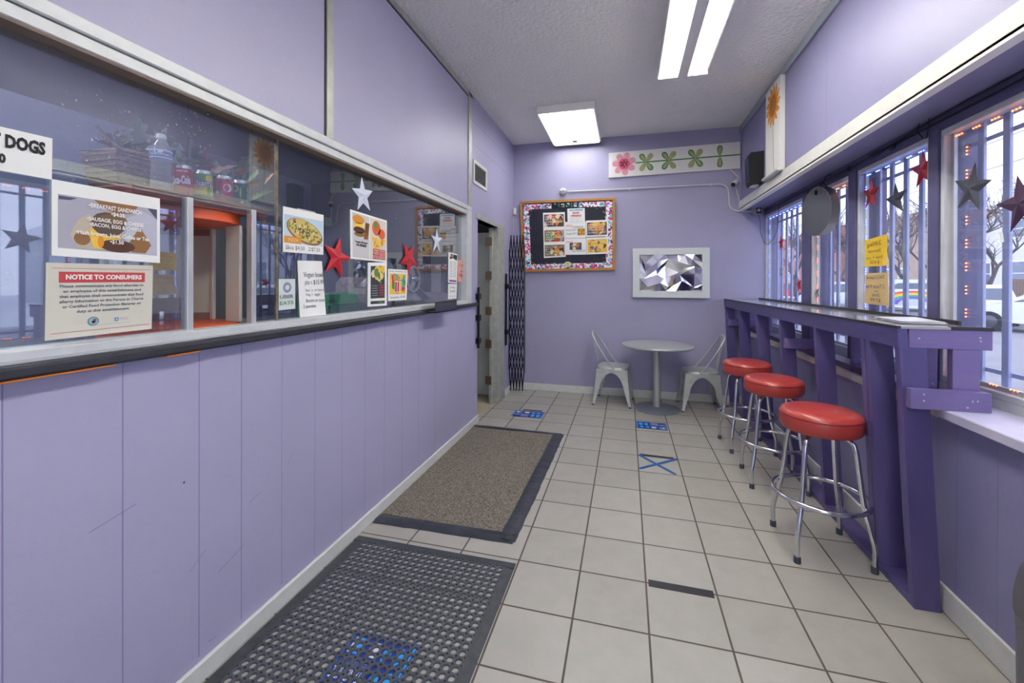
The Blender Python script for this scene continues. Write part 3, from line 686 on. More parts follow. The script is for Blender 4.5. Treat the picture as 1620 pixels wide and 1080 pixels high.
def hole_mat(x0, x1, y0, y1, px, py, top, mat):
    m = MB(); nx = int(round((x1-x0)/px)); ny = int(round((y1-y0)/py)); px = (x1-x0)/nx; py = (y1-y0)/ny; R_ = px*.335; rc = px*.14; b = top*.25
    outer = []; 
    for q in range(4):
        a = q*PI/2; ca, sa = round(math.cos(a)), round(math.sin(a))
        for (u, v) in ((.5, 0), (.5, .5-rc/px), (.5-rc/px*.7, .5-rc/px*.7), (.5-rc/px, .5)):
            outer.append((u*ca-v*sa, u*sa+v*ca))
    inner = [math.atan2(v, u) for u, v in outer]
    for i in range(nx):
        for j in range(ny):
            cx_, cy_ = x0+(i+.5)*px, y0+(j+.5)*py; V = []
            for u, v in outer: V.append((cx_+u*px, cy_+v*py, top))
            for a in inner: V.append((cx_+(R_*1.18)*math.cos(a), cy_+(R_*1.18)*math.sin(a), top))
            for a in inner: V.append((cx_+R_*math.cos(a), cy_+R_*math.sin(a), top-.0025))
            for a in inner: V.append((cx_+R_*math.cos(a), cy_+R_*math.sin(a), 0.0005))
            for u, v in outer: V.append((cx_+u*px, cy_+v*py, 0.0005))
            F = []
            for k in range(16):
                l = (k+1) % 16
                for g in range(3): F.append((16*g+k, 16*g+l, 16*(g+1)+l, 16*(g+1)+k))
                if k % 4 in (1, 2): F.append((64+k, 64+l, l, k))
            m.add(V, F, mat)
    return m
RUBM = P('black rubber mat', (74, 78, 86), .38, var=.12, vscale=20); RUBE = P('rubber mat rim', (58, 62, 68), .5, var=.25, vscale=26)
MX0, MX1, MY0, MY1 = -1.585, -.648, -1.42, -.035
r = empty('rubber_mat', ((MX0+MX1)/2, (MY0+MY1)/2, 0), 'black rubber floor mat full of round drainage holes, nearest the camera', 'mat')
m = hole_mat(MX0+.06, MX1-.05, MY0+.05, MY1-.05, .0372, .0372, .008, RUBM); m.build('perforated_field', r)
m = MB()
def rim(a, b, c, d, hi):   # sloping border strips, hi: which side touches the field
    z = {'x0': (.009, .003, .003, .009), 'x1': (.003, .009, .009, .003), 'y0': (.009, .009, .003, .003), 'y1': (.003, .003, .009, .009)}[hi]
    m.hexa([(a, c, 0), (b, c, 0), (b, d, 0), (a, d, 0), (a, c, z[0]), (b, c, z[1]), (b, d, z[2]), (a, d, z[3])], RUBE)
rim(MX1-.05, MX1, MY0+.05, MY1-.05, 'x0'); rim(MX0, MX0+.06, MY0+.05, MY1-.05, 'x1'); rim(MX0, MX1, MY1-.05, MY1, 'y0'); rim(MX0, MX1, MY0, MY0+.05, 'y1'); m.build('rim', r)

# ================================================================== stickers and tape on the floor
NAVY = P('sticker navy', (20, 50, 140), .4); CYAN = P('sticker light blue', (50, 160, 235), .4); SWH = P('sticker white', (226, 230, 238), .4); SGR = P('sticker grey', (120, 140, 190), .5)
BTAPE = P('black floor tape', (42, 42, 50), .5, var=.2, vscale=20); UTAPE = P('blue floor tape', (26, 92, 160), .45, var=.15, vscale=20)
def sticker(x0, x1, y0, y1, flip, label):
    c = [(x0, y1, .0016), (x1, y1, .0016), (x1, y0, .0016), (x0, y0, .0016)]
    if flip: c = c[2:]+c[:2]
    f = Flat(*c, NAVY, .0012, nrm=(0, 0, 1))
    f.rect(.015, .03, .045, .97, CYAN); f.rect(.955, .03, .985, .97, CYAN)
    for x in (.15, .33):
        f.ell(x, .66, .065, .2, CYAN, n=18); f.ell(x+.03, .24, .06, .13, CYAN, n=14)
    f.text('PLEASE', .47, .72, .70, .9, SWH); f.text('STAND HERE', .47, .54, .93, .70, SWH)
    f.text('KEEP YOUR DISTANCE', .49, .40, .92, .49, SGR); f.rect(.49, .12, .64, .34, SWH); f.rect(.74, .1, .92, .34, SWH, 1); f.rect(.74, .1, .83, .34, CYAN, 2)
    return one(f.mb, 'floor_sticker', label, 'floor sticker', 'blue footprint floor stickers')
sticker(-1.318, -.98, 2.335, 2.555, True, 'blue footprint sticker on the floor left, near the doorway')
sticker(.006, .308, 2.309, 2.524, False, 'blue footprint sticker on the floor in front of the round table')
sticker(-1.19, -.90, -.93, -.62, True, 'blue floor sticker seen through the holes of the rubber mat')
def tape(a, b, w, z, mat, m=None):
    m = m or MB(); a, b = Vector((*a, 0)), Vector((*b, 0)); d = (b-a).normalized(); n = Vector((-d.y, d.x, 0))*w/2
    m.prism([a-n+Vector((0, 0, z)), b-n+Vector((0, 0, z)), b+n+Vector((0, 0, z)), a+n+Vector((0, 0, z))], (0, 0, .0008), mat); return m
one(tape((.012, 0, ), (.306, -.003), .05, .0004, BTAPE), 'tape_strip', 'short black tape strip on the tiles nearest the camera', 'floor tape', 'tape marks on the floor')
one(tape((.02, 1.615), (.29, 1.605), .045, .0003, BTAPE), 'tape_strip', 'short black tape strip at the top of the blue tape cross', 'floor tape', 'tape marks on the floor')
one(tape((-1.24, 2.60), (-1.02, 2.60), .04, .0004, BTAPE), 'tape_strip', 'short black tape strip behind the floor sticker near the doorway', 'floor tape', 'tape marks on the floor')
m = tape((.008, 1.61), (.272, 1.292), .03, .0014, UTAPE); tape((.008, 1.325), (.318, 1.60), .03, .0026, UTAPE, m)
one(m, 'tape_cross', 'blue tape cross stuck on the tiles in the middle of the room', 'floor tape')

# ================================================================== litter bin at the right edge
BINM = P('grey bin plastic', (108, 106, 114), .5, var=.08, vscale=12); BINL = P('grey bin lid', (92, 88, 96), .4)
r = empty('litter_bin', (1.11, -.73, 0), 'grey round litter bin cut off by the right edge of the photo', 'litter bin')
m = MB(); m.lathe([(.0, 0), (.145, 0), (.15, .02), (.16, .56), (0, .56)], BINM, c=(1.11, -.73, 0), seg=40); m.build('body', r)
m = MB(); m.lathe([(.158, .545), (.164, .55), (.164, .56), (.162, .60), (.152, .66), (.128, .71), (.08, .74), (0, .75)], BINL, c=(1.11, -.73, 0), seg=40); m.build('lid', r)
# ================================================================== back wall
YW = YB-.0005
def BWp(px, py, off=0): return at(px, py, 'y', YB-off)
def back_sheet(tl, tr, br, bl, mat, off, thick=.0012, **k): return sheet_px('y', YB-off, tl, tr, br, bl, mat, (0, -1, 0), thick=thick, **k)
OAK = P('oak frame', (184, 128, 56), .5, var=.15, vscale=14, stretch=(1, 1, 4))
CORK = P('dark board fabric', (30, 32, 50), .7, var=.3, vscale=5)
def border_mat():
    mt = P('bright zigzag border', (230, 90, 150), .6); n = mt.node_tree.nodes; L = mt.node_tree.links; b = n['Principled BSDF']
    tc = n.new('ShaderNodeTexCoord'); v = n.new('ShaderNodeTexVoronoi'); v.inputs['Scale'].default_value = 46; L.new(tc.outputs['Object'], v.inputs['Vector'])
    s = n.new('ShaderNodeSeparateColor'); L.new(v.outputs['Color'], s.inputs[0]); r = n.new('ShaderNodeValToRGB'); r.color_ramp.interpolation = 'CONSTANT'; L.new(s.outputs[0], r.inputs[0])
    e = r.color_ramp.elements; e[0].color = (*lin((235, 232, 236)), 1); e[1].position = .34; e[1].color = (*lin((222, 52, 128)), 1)
    for p_, c in ((.58, (70, 190, 216)), (.78, (246, 238, 240)), (.9, (60, 60, 110))): q = e.new(p_); q.color = (*lin(c), 1)
    L.new(r.outputs[0], b.inputs['Base Color']); return mt
tl, tr, br_, bl = BWp(823, 319, .03), BWp(973, 312.5, .03), BWp(973, 427, .03), BWp(827.5, 430, .03)
r = empty('notice_board', (tl+br_)/2+Vector((0, .02, 0)), 'wood framed black menu notice board with a pink and blue border', 'notice board')
f = Flat(tl, tr, br_, bl, CORK, .008, nrm=(0, -1, 0)); f.mb.build('backing', r)
def frame_ring(cs, w_in, depth, mat, name, parent, out_d=0.0, miter=True):
    """four mitred mouldings; cs corners tl,tr,br,bl, wall behind at +y"""
    cs = [Vector(c) for c in cs]; ctr = sum(cs, Vector())/4
    u = (cs[1]-cs[0]).normalized(); v = (cs[0]-cs[3]).normalized(); n = u.cross(v).normalized()
    if n.y > 0: n = -n
    ins = [cs[0]+(u-v)*w_in, cs[1]+(-u-v)*w_in, cs[2]+(-u+v)*w_in, cs[3]+(u+v)*w_in]; m = MB()
    for i in range(4):
        j = (i+1) % 4; q = [cs[i], cs[j], ins[j], ins[i]]
        m.prism([a-n*.002 for a in q], n*(depth+.002), mat)
    return m.build(name, parent)
frame_ring((tl, tr, br_, bl), .03, .018, OAK, 'frame', r)
fb = Flat(tl, tr, br_, bl, CORK, .0001, nrm=(0, -1, 0)); fb.mb = MB(); BM = border_mat()
for a in ((.03, .035, .095, .96), (.905, .035, .972, .96), (.095, .035, .905, .105), (.095, .885, .34, .955), (.60, .885, .905, .955), (.34, .90, .60, .955)): fb.rect(*a, BM, 4)
fb.mb.build('border', r)
GRN = P('green foil letters', (34, 66, 58), .3, .5); YG = P('yellow green bits', (190, 214, 60), .5); RDB = P('red bits', (226, 60, 70), .5); GRB = P('green bits', (60, 190, 90), .5)
fb = Flat(tl, tr, br_, bl, CORK, .0001, nrm=(0, -1, 0)); fb.mb = MB(); fb.text('MENU', .34, .87, .63, .965, GRN, 10, bold=.04); fb.mb.build('lettering', r)
fb = Flat(tl, tr, br_, bl, CORK, .0001, nrm=(0, -1, 0)); fb.mb = MB(); rnd = random.Random(5)
for k in range(36):
    c = [YG, RDB, GRB][k % 3]; side = k % 4
    if side == 0: x, y = rnd.uniform(.11, .9), rnd.uniform(.85, .885)
    elif side == 1: x, y = rnd.uniform(.095, .115), rnd.uniform(.12, .85)
    elif side == 2: x, y = rnd.uniform(.88, .905), rnd.uniform(.12, .85)
    else: x, y = rnd.uniform(.11, .9), rnd.uniform(.105, .12)
    fb.ell(x, y, .006, .006, c, 6, 5)
fb.mb.build('paper_scraps', r)
m = MB(); q = BWp(898, 418, .05); BOW = P('cream bow', (214, 210, 160), .6)
for k in range(9):
    a = k*2*PI/9; m.ball((q.x+.028*math.cos(a), q.y, q.z+.024*math.sin(a)), .022, BOW, 8, 6, (1, .5, .6))
one(m, 'ribbon_bow', 'cream ribbon bow at the bottom edge of the notice board', 'bow')
INK = P('black ink', (38, 38, 44), .8); INKW = P('white print', (238, 234, 230), .8); REDI = P('red print', (192, 66, 70), .7); GREYI = P('grey print', (120, 120, 128), .8); PINK_ = P('pink print', (226, 120, 130), .7)
BR1 = P('print brown', (142, 100, 62), .7); BR2 = P('print dark brown', (84, 52, 36), .7); OR1 = P('print orange', (214, 140, 42), .7); YL1 = P('print yellow', (232, 190, 70), .7); GN1 = P('print green', (96, 140, 60), .7); RD1 = P('print red', (190, 60, 46), .7); CR1 = P('print cream', (224, 204, 170), .7); SL1 = P('print slate', (70, 78, 104), .7); GY1 = P('print pale grey', (168, 166, 182), .7); GY2 = P('print mid grey', (130, 128, 146), .7)
BO = .034
def board_sheet(tl_, tr_, br2, bl2, label, fn, off=BO):
    f = back_sheet(tl_, tr_, br2, bl2, PAPER, off); fn(f); return one(f.mb, 'menu_sheet', label, 'menu sheet', 'menu sheets pinned on the notice board')
def lines(f, rows, x0, y0, x1, y1, mat, k=4):
    n = len(rows); h = (y1-y0)/n
    for i, s_ in enumerate(rows):
        if s_: f.text(s_, x0, y1-(i+1)*h+h*.22, x0+(x1-x0)*min(1, .18+len(s_)/max(len(q) for q in rows)*.82), y1-i*h-h*.1, mat, k)
def pic(rows, cols, seed, box=(.05, .1, .95, .88), tb=None):
    def fn(f):
        f.food(*box, cols, 26, 1, seed, .2); a = tb or (box[0]+.06, box[1]+.06, box[2]-.06, box[3]-.08); lines(f, rows, *a, INKW)
    return fn
board_sheet((859, 336.5), (893.5, 335.5), (894, 360.5), (859.5, 361.5), 'white sheet with a burger photo, top of the left column on the notice board', pic(['ITALIAN BEEF', '$6.99', 'COMBO & PEPPERS', '$8.99'], [SL1, BR1, OR1, BR2, RD1, CR1], 1))
board_sheet((859.5, 361.5), (894, 360.5), (894.5, 384), (860, 385), 'white sheet with a green and brown food photo, middle of the notice board left column', pic(['GYROS PLATE', '$7.99', 'GYROS SANDWICH', '$8.99'], [BR1, GN1, RD1, OR1, CR1, GY1], 2))
board_sheet((860, 385), (894.5, 384), (895, 406), (860.5, 408), 'white sheet with a gold fries photo, bottom of the left column on the notice board', pic(['PHILLY CHEESE STEAK', '$7.99', 'SUB SANDWICH COMBO', '$9.99'], [BR1, OR1, BR2, CR1, GN1], 3))
def mid1(f):
    f.text('SPECIAL', .05, .70, .38, .82, PINK_, bold=.02); f.text('CHEESEBURGER', .35, .62, .88, .72, INK); f.text('Fries & Can $5.99', .03, .42, .54, .56, INK); f.text('Double $7.99', .06, .2, .54, .34, INK); f.food(.6, .16, .96, .58, [OR1, YL1, GN1, BR1], 14, 1, 4, .2)
board_sheet((894, 351), (926.5, 350), (927, 376), (894.5, 377), 'white sheet with a small burger photo in the middle of the notice board', mid1, BO)
def mid2(f):
    f.text('SPECIAL', .03, .74, .4, .84, PINK_, bold=.02); f.food(.2, .3, .78, .74, [SL1, OR1, BR1, RD1, CR1], 14, 1, 6, .2); f.text('Italian Beef $6.99', .32, .16, .94, .28, INK)
board_sheet((894.5, 377.5), (927, 376.5), (927.5, 402.5), (895, 403), 'white sheet with a small sandwich photo, low in the middle of the notice board', mid2)
board_sheet((927, 349), (961.5, 347.5), (962, 373.5), (927.5, 375), 'white sheet with a wings photo, upper right on the notice board', pic(['4 WINGS - $5.99', '6 WINGS - $7.99', '8 WINGS - $9.99', '10 WINGS - $12.99'], [SL1, OR1, BR1, OR1, YL1], 5))
board_sheet((927.5, 376), (962, 374.5), (962, 401), (928, 402.5), 'white sheet with a yellow food photo, lower right on the notice board', pic(['SANDWICH SPECIALS', '', '2 PCS - $4.99', '4 PCS - $8.99', '6 PCS - $11.99'], [YL1, OR1, YL1, BR1, BR2], 8))
def grand(f):
    f.rect(.1, .8, .9, .93, P('pale blue print', (170, 205, 226), .7)); f.text('NOW SERVING', .12, .86, .88, .94, INK); f.text('GRAND', .28, .62, .7, .76, REDI, bold=.05); f.text('OPENING!', .18, .42, .8, .57, REDI, bold=.05); lines(f, ['Come in and try our', 'new menu today'], .14, .2, .86, .38, GREYI); f.text('DINE IN, CARRY OUT', .12, .06, .88, .13, GREYI)
board_sheet((897.5, 330), (925, 329), (925.5, 352), (898, 353), 'small white grand opening flyer with red words at the top of the notice board', grand, BO+.004)

# framed foil
c4 = [BWp(1001, 393, .03), BWp(1122.5, 391.5, .03), BWp(1122.5, 471.5, .03), BWp(1001, 470, .03)]
r = empty('foil_picture', (c4[0]+c4[2])/2, 'white wooden frame filled with crumpled silver foil on the back wall', 'picture')
frame_ring(c4, .082, .02, P('white frame paint', (216, 222, 222), .45, var=.03), 'frame', r)
FOIL = P('silver foil', (220, 220, 222), .07, 1.0)
m = MB(); rnd = random.Random(12); nx, nz = 7, 5; a, b_, c = c4[0], c4[1], c4[3]; V = []; F = []
for j in range(nz+1):
    for i in range(nx+1):
        u, v = i/nx, j/nz
        if 0 < i < nx: u += rnd.uniform(-.07, .07)
        if 0 < j < nz: v += rnd.uniform(-.09, .09)
        p = a.lerp(b_, .09+.82*u) + (c-a)*(.13+.74*v); V.append(p+Vector((0, rnd.uniform(-.016, .016), 0)))
for j in range(nz):
    for i in range(nx):
        k = j*(nx+1)+i
        if rnd.random() < .5: F += [(k, k+1, k+nx+2), (k, k+nx+2, k+nx+1)]
        else: F += [(k, k+1, k+nx+1), (k+1, k+nx+2, k+nx+1)]
m.add(V, F, FOIL); m.build('foil', r)

# flower canvases
CANV = P('white canvas', (226, 224, 222), .8, bump=.1, bscale=120); PK1 = P('paint pink', (222, 150, 164), .8, var=.08, vscale=30); PK2 = P('paint magenta', (208, 84, 128), .8); SG = P('paint sage', (164, 168, 120), .8, var=.08, vscale=30); STG = P('paint green', (62, 140, 66), .8); SGD = P('paint dark green', (46, 128, 62), .8)
f = back_sheet((963, 242), (1171, 224), (1171, 266), (963, 281), CANV, .035, thick=.033)
def petal(f, x, y, ang, L_, W_, mat, k=1, ol=None):
    ar = f.w/f.h; pts = []
    for i in range(20):
        t = 2*PI*i/20; px_ = L_*(.5+.5*math.cos(t)); py_ = W_*math.sin(t)*(.35+.65*(.5+.5*math.cos(t)))**1.0
        X = px_*math.cos(ang)-py_*math.sin(ang); Y = px_*math.sin(ang)+py_*math.cos(ang); pts.append((x+X/ar, y+Y))
    f.poly(pts, mat, k)
for k in range(7): petal(f, .125, .51, .35+k*2*PI/7, .47, .17, PK1, 1)
for k in range(6): petal(f, .125, .51, k*2*PI/6, .22, .13, PK2, 2)
for dx, dy in ((-.004, .04), (.006, .06), (0, -.04), (.009, -.02), (.002, .01)): f.ell(.125+dx, .51+dy, .003, .02, YL1, 3, 6)
f.rect(.215, .49, 1.0, .54, STG, 1.5)
for x, mats in ((.3, (SGD, SG, SGD, SG)), (.475, (SGD, SG, SG, SGD)), (.675, (SGD, SG, SGD, SG))):
    for ang, mt in zip((2.15, .95, -.95, -2.15), mats):
        petal(f, x, .51, ang, .40, .14, mt, 1.7); petal(f, x, .51, ang, .36, .085, SG, 2)
for ang in (PI/2, -PI/2): petal(f, .855, .51, ang, .42, .13, SGD, 1.7); petal(f, .855, .51, ang, .38, .08, SG, 2)
one(f.mb, 'canvas_painting', 'long horizontal canvas of a pink flower with green leaves high on the back wall', 'painting')

# conduit, round lamp, box and wire
CON = P('white conduit', (206, 206, 206), .4)
q = BWp(891, 303, .0)
r = empty('round_sensor', q, 'small round grey twin lens sensor above the notice board', 'sensor')
m = MB(); m.lathe([(0, YB-.05), (.03, YB-.048), (.046, YB-.038), (.05, YB-.001)], P('grey dome', (176, 178, 182), .4), c=(q.x, 0, q.z), seg=24, axis='y', cap=False); m.build('base', r)
for dx in (-.018, .02): m = MB(); m.ball((q.x+dx, YB-.049, q.z+.006), .016, P('clear lens', (226, 230, 236), .15), 12, 8); m.build('lens', r)
def bp(px, py, off=.02): return BWp(px, py, off)
pts = [bp(898, 303), bp(1000, 298.5), bp(1100, 293), bp(1138, 291)]
for t in range(1, 8): a = t/7*PI/2; pts.append(bp(1138+15*math.sin(a), 306-15*math.cos(a)))
pts += [bp(1153.5, 314)]
for t in range(1, 8): a = t/7*PI/2; pts.append(bp(1153.5+14*(1-math.cos(a)), 320+14*math.sin(a)))
pts.append(bp(1190, 334))
m = MB(); m.tube(pts, .0095, CON, 10)
for px, py in ((996, 299), (1124, 292)): p = bp(px, py, .008); m.box(p.x-.012, p.x+.012, YB-.026, YB-.001, p.z-.02, p.z+.014, CON, .002)
one(m, 'conduit_pipe', 'white conduit pipe running along the back wall and bending down to the corner', 'pipe')
p0, p1 = BWp(1190.5, 325, .05), BWp(1207, 340, .05)
r = empty('junction_box', ((p0.x+p1.x)/2, YB, p1.z), 'small grey junction box in the corner below the white beam', 'junction box')
m = MB(); m.box(p0.x, p1.x, YB-.05, YB, p1.z, p0.z, P('box grey', (160, 164, 172), .45, .3), .006); m.build('body', r)
m = MB(); m.box(p0.x+.04, p1.x-.02, YB-.058, YB-.05, p1.z+.02, p0.z-.02, P('dark socket', (46, 44, 84), .4), .003); m.lathe([(.0, YB-.066), (.018, YB-.064), (.02, YB-.057)], CON, c=((p0.x+p1.x)/2+.01, 0, (p0.z+p1.z)/2), seg=12, axis='y', cap=False); m.build('socket', r)
WIRE = P('thin dark wire', (70, 70, 84), .5); WBLK = P('black cable', (20, 20, 24), .5)
m = MB(); m.tube([bp(1200, 340, .055), bp(1203, 352, .05), bp(1203, 368, .05), bp(1209, 384, .06), at(1215, 387, 'y', YB-.08), at(1224, 377, 'x', 1.45), at(1230, 362, 'x', 1.46), at(1232, 340, 'x', 1.47), at(1232, 322, 'x', 1.48)], .003, WIRE, 6)
one(m, 'hanging_wire', 'thin dark wire hanging in a loop beside the corner window', 'wire')
m = MB(); pts = []
for px, py in ((1217, 331), (1240, 319), (1262, 307), (1278, 303), (1300, 291), (1330, 276), (1360, 257), (1392, 240), (1420, 224), (1470, 193), (1520, 165), (1620, 108)):
    p = at(px, py, 'x', XW-.012); pts.append(p+Vector((0, 0, rnd.uniform(-.008, .008))))
m.tube(pts, .004, WBLK, 6)
one(m, 'black_cable', 'black cable strung along the top of the street windows', 'cable')
TAPEB = P('black cloth tape', (34, 30, 60), .6)
for (px, py, w_, lb) in ((1278, 303, .035, 'black tape lump holding the cable above the corner window'), (1342, 267, .035, 'black tape patch above the window with the round sign'), (1385, 243, .09, 'long black tape lump above the yellow paper note'), (1411, 233, .035, 'black tape patch above the window near the red star')):
    p = at(px, py, 'x', XW-.014); m = MB(); m.ball(p, .02, TAPEB, 10, 6, (.4, w_/.02, .9)); one(m, 'cloth_tape', lb, 'tape', 'black tape pieces along the window head')
m = MB(); p = at(1466, 210, 'x', XW-.02); m.tube([p+Vector((0, .05, .1)), p+Vector((-.01, .06, .03)), p+Vector((0, .03, -.02)), p+Vector((0, 0, -.03)), p+Vector((0, -.02, .05)), p+Vector((0, -.02, .1))], .003, WBLK, 6)
one(m, 'wire_loop', 'loop of black wire hanging at the post left of the nearest window', 'wire')

# security camera
p = at(1160, 292, 'y', 3.36)
r = empty('security_camera', p, 'white bullet security camera in the corner under the flower canvas', 'security camera')
e = at(1166, 286, 'y', 3.44); d_ = (p-e).normalized()
CW = P('camera white', (214, 212, 208), .4)
m = MB(); m.tube([e, e+(p-e)*.55, p], [.026, .03, .032], CW, 18); m.build('body', r)
m = MB(); m.tube([p+d_*.001, p+d_*.006], .027, BLK, 18); m.ball(p+d_*.006, .009, P('camera lens', (60, 60, 70), .1), 10, 6); m.build('lens', r)
m = MB(); m.tube([e-d_*.0, at(1167, 279, 'y', 3.45), at(1155, 268, 'y', 3.42)], .007, CW, 8); m.build('antenna', r)
m = MB(); m.tube([at(1164, 296, 'y', 3.46), at(1168, 312, 'y', 3.48), at(1172, 327, 'y', 3.49)], .006, CW, 8); m.tube([e, Vector((e.x+.02, YB-.002, e.z+.01))], .012, CW, 10); m.build('bracket', r)

# ================================================================== right upper wall: speaker, sunflower canvas
def RWp(px, py, off=0): return at(px, py, 'x', XR-off)
p0, p1 = at(1205, 237, 'x', 1.10), at(1209, 291, 'x', 1.10)
r = empty('wall_speaker', (1.17, 2.75, 2.5), 'black speaker hanging on the right wall above the white beam', 'speaker')
zt = RWp(1204, 238, .13).z; yn = 2.62
m = MB(); m.prism([(1.235, yn, 2.49), (1.125, yn, 2.462), (1.112, yn, 2.49), (1.102, yn, 2.76), (1.115, yn, 2.79), (1.235, yn, 2.80)], (0, .17, 0), P('speaker shell', (12, 12, 14), .5)); m.build('cabinet', r)
m = MB(); m.prism([(1.113, yn+.012, 2.495), (1.105, yn+.012, 2.50), (1.095, yn+.012, 2.755), (1.103, yn+.012, 2.76)], (0, .146, 0), P('speaker grille', (24, 26, 60), .3, .3, bump=.5, bscale=120)); m.build('grille', r)
m = MB(); m.box(1.13, 1.2, yn+.04, yn+.13, 2.455, 2.475, CW, .004); m.build('bracket', r)
y0, y1 = RWp(1236, 122, .0).y, RWp(1210, 152, 0).y
XC = XR-.04
tl, tr, br_, bl = at(1209.5, 152, 'x', XC), at(1232, 122, 'x', XC), at(1237, 262, 'x', XC), at(1213, 284, 'x', XC)
yl, yr = (tl.y+bl.y)/2, (tr.y+br_.y)/2; zt = (tl.z+tr.z)/2; zb = 2.456
f = Flat((XC, yl, zt), (XC, yr, zt), (XC, yr, zb), (XC, yl, zb), CANV, .037, nrm=(-1, 0, 0))
SF1 = P('sunflower petals', (214, 146, 40), .8, var=.15, vscale=40); SF2 = P('sunflower deep', (176, 100, 28), .8)
cx_, cy_ = .52, .77
for k in range(26): petal(f, cx_, cy_, k*2*PI/26+.1*(k % 2), .20 if k % 2 else .235, .03, SF1, 1+.02*k)
for k in range(20): petal(f, cx_, cy_, k*2*PI/20, .13, .02, SF2, 2+.02*k)
f.ell(cx_, cy_, .07, .028, GN1, 3, 14)
f.poly([(.50, .60), (.525, .60), (.60, .05), (.575, .05)], STG, .8)
one(f.mb, 'canvas_painting', 'tall narrow canvas of one orange sunflower on the right wall', 'painting')
m = MB(); m.box(XR-.07, XR-.024, yr-.01, yl+.02, 2.452, 2.478, WHITE, .006)
one(m, 'picture_ledge', 'small white ledge under the sunflower canvas', 'ledge')

# ================================================================== left wall: vent, detector, gate
q0, q1 = LW(748, 255), LW(769, 302)
r = empty('air_vent', (XL, (q0.y+q1.y)/2, q1.z), 'white wall air vent above the corridor doorway', 'vent')
ya_, yb_ = q0.y, q1.y; za_, zb_ = LW(769, 303).z, LW(769, 268).z
VW = P('vent white', (214, 214, 208), .5)
m = MB(); fw = .035
for b in ((ya_, yb_, za_, za_+fw), (ya_, yb_, zb_-fw, zb_), (ya_, ya_+fw, za_+fw, zb_-fw), (yb_-fw, yb_, za_+fw, zb_-fw)): m.box(XL, XL+.012, *b, VW, .002)
m.build('frame', r)
m = MB(); m.box(XL, XL+.003, ya_+fw, yb_-fw, za_+fw, zb_-fw, P('vent dark', (70, 74, 70), .8)); m.build('duct', r)
n_ = 9
for k in range(n_):
    z = za_+fw+(zb_-za_-2*fw)*(k+.5)/n_; m = MB(); m.hexa([(XL+.003, ya_+fw, z), (XL+.012, ya_+fw, z-.006), (XL+.012, yb_-fw, z-.006), (XL+.003, yb_-fw, z), (XL+.003, ya_+fw, z+.002), (XL+.012, ya_+fw, z-.004), (XL+.012, yb_-fw, z-.004), (XL+.003, yb_-fw, z+.002)], P('vent slat', (180, 182, 176), .5)); m.build('slat', r)
q = BWp(806.5, 335, .02)
m = MB(); m.box(XL+.001, XL+.045, YB-.05, YB-.002, q.z-.05, q.z+.05, CW, .012); one(m, 'alarm_sensor', 'small white alarm sensor in the back left corner', 'sensor')
m = MB(); m.tube([(XL+.006, YB-.006, q.z-.05), (XL+.006, YB-.006, q.z-.32)], .003, CW, 6); one(m, 'sensor_wire', 'thin white wire running down below the alarm sensor', 'wire')
# black mounting bars
def mount(y, z0, z1, label, side):
    r = empty('lock_bar', (XL, y, z0), label, 'lock bar', 'black lock bars beside the doorway'); m = MB(); m.box(XL+.014, XL+.032, y-.016, y+.016, z0, z1, BLKM, .002); m.build('bar', r)
    for k in ((.12, .5, .85) if side < 0 else (.18, .82)):
        z = z0+(z1-z0)*k; m = MB(); m.box(XL+.0, XL+.04, y+(.016 if side > 0 else -.03), y+(.06 if side > 0 else .04), z-.03, z+.03, BLKM, .003); m.build('bracket', r)
mount(LW(797.5, 450).y+.02, .66, 1.58, 'black vertical lock bar on the right of the corridor doorway', 1)
mount(yE-.03, .78, 1.415, 'black vertical lock bar at the end of the counter wall', -1)
# folded scissor gate
yg = 3.31; GM = P('black gate steel', (26, 26, 34), .38, .6); 
x0, x1 = at(806, 500, 'y', yg).x, at(829, 500, 'y', yg).x
r = empty('folding_gate', ((x0+x1)/2, yg, 0), 'folded black scissor gate standing in the back left corner', 'gate')
ncol = 5
for k in range(ncol):
    xc = x0+.018+(x1-x0-.036)*k/(ncol-1)
    for ph in (0, 1):
        pts = []
        for s_ in range(9):
            z = .03+2.06*s_/8; amp = 0 if s_ in (0, 8) else .02
            pts.append((xc+(amp if (s_+ph) % 2 else -amp), yg+(.008 if ph else -.008), z))
        m = MB()
        for a, b_ in zip(pts[:-1], pts[1:]):
            m.prism([(a[0]-.006, a[1], a[2]), (a[0]+.006, a[1], a[2]), (b_[0]+.006, b_[1], b_[2]), (b_[0]-.006, b_[1], b_[2])], (0, .004, 0), GM)
        m.build('lattice_strip', r)
for x, z0_, z1_, mt in ((x0-.008, .30, 1.90, GM), (x1+.006, .27, 1.90, P('worn grey steel', (96, 96, 104), .4, .6))):
    m = MB(); m.box(x-.007, x+.007, yg-.02, yg+.02, z0_, z1_, mt, .002); m.build('side_channel', r)
RIV = P('rivet', (190, 188, 190), .3, .9)
for s_ in (1, 3, 5, 7):
    for k in (0, 2, 4):
        xc = x0+.018+(x1-x0-.036)*k/(ncol-1); m = MB(); m.ball((xc, yg-.012, .03+2.06*(s_+.5)/8), .005, RIV, 6, 4); m.build('rivet', r)

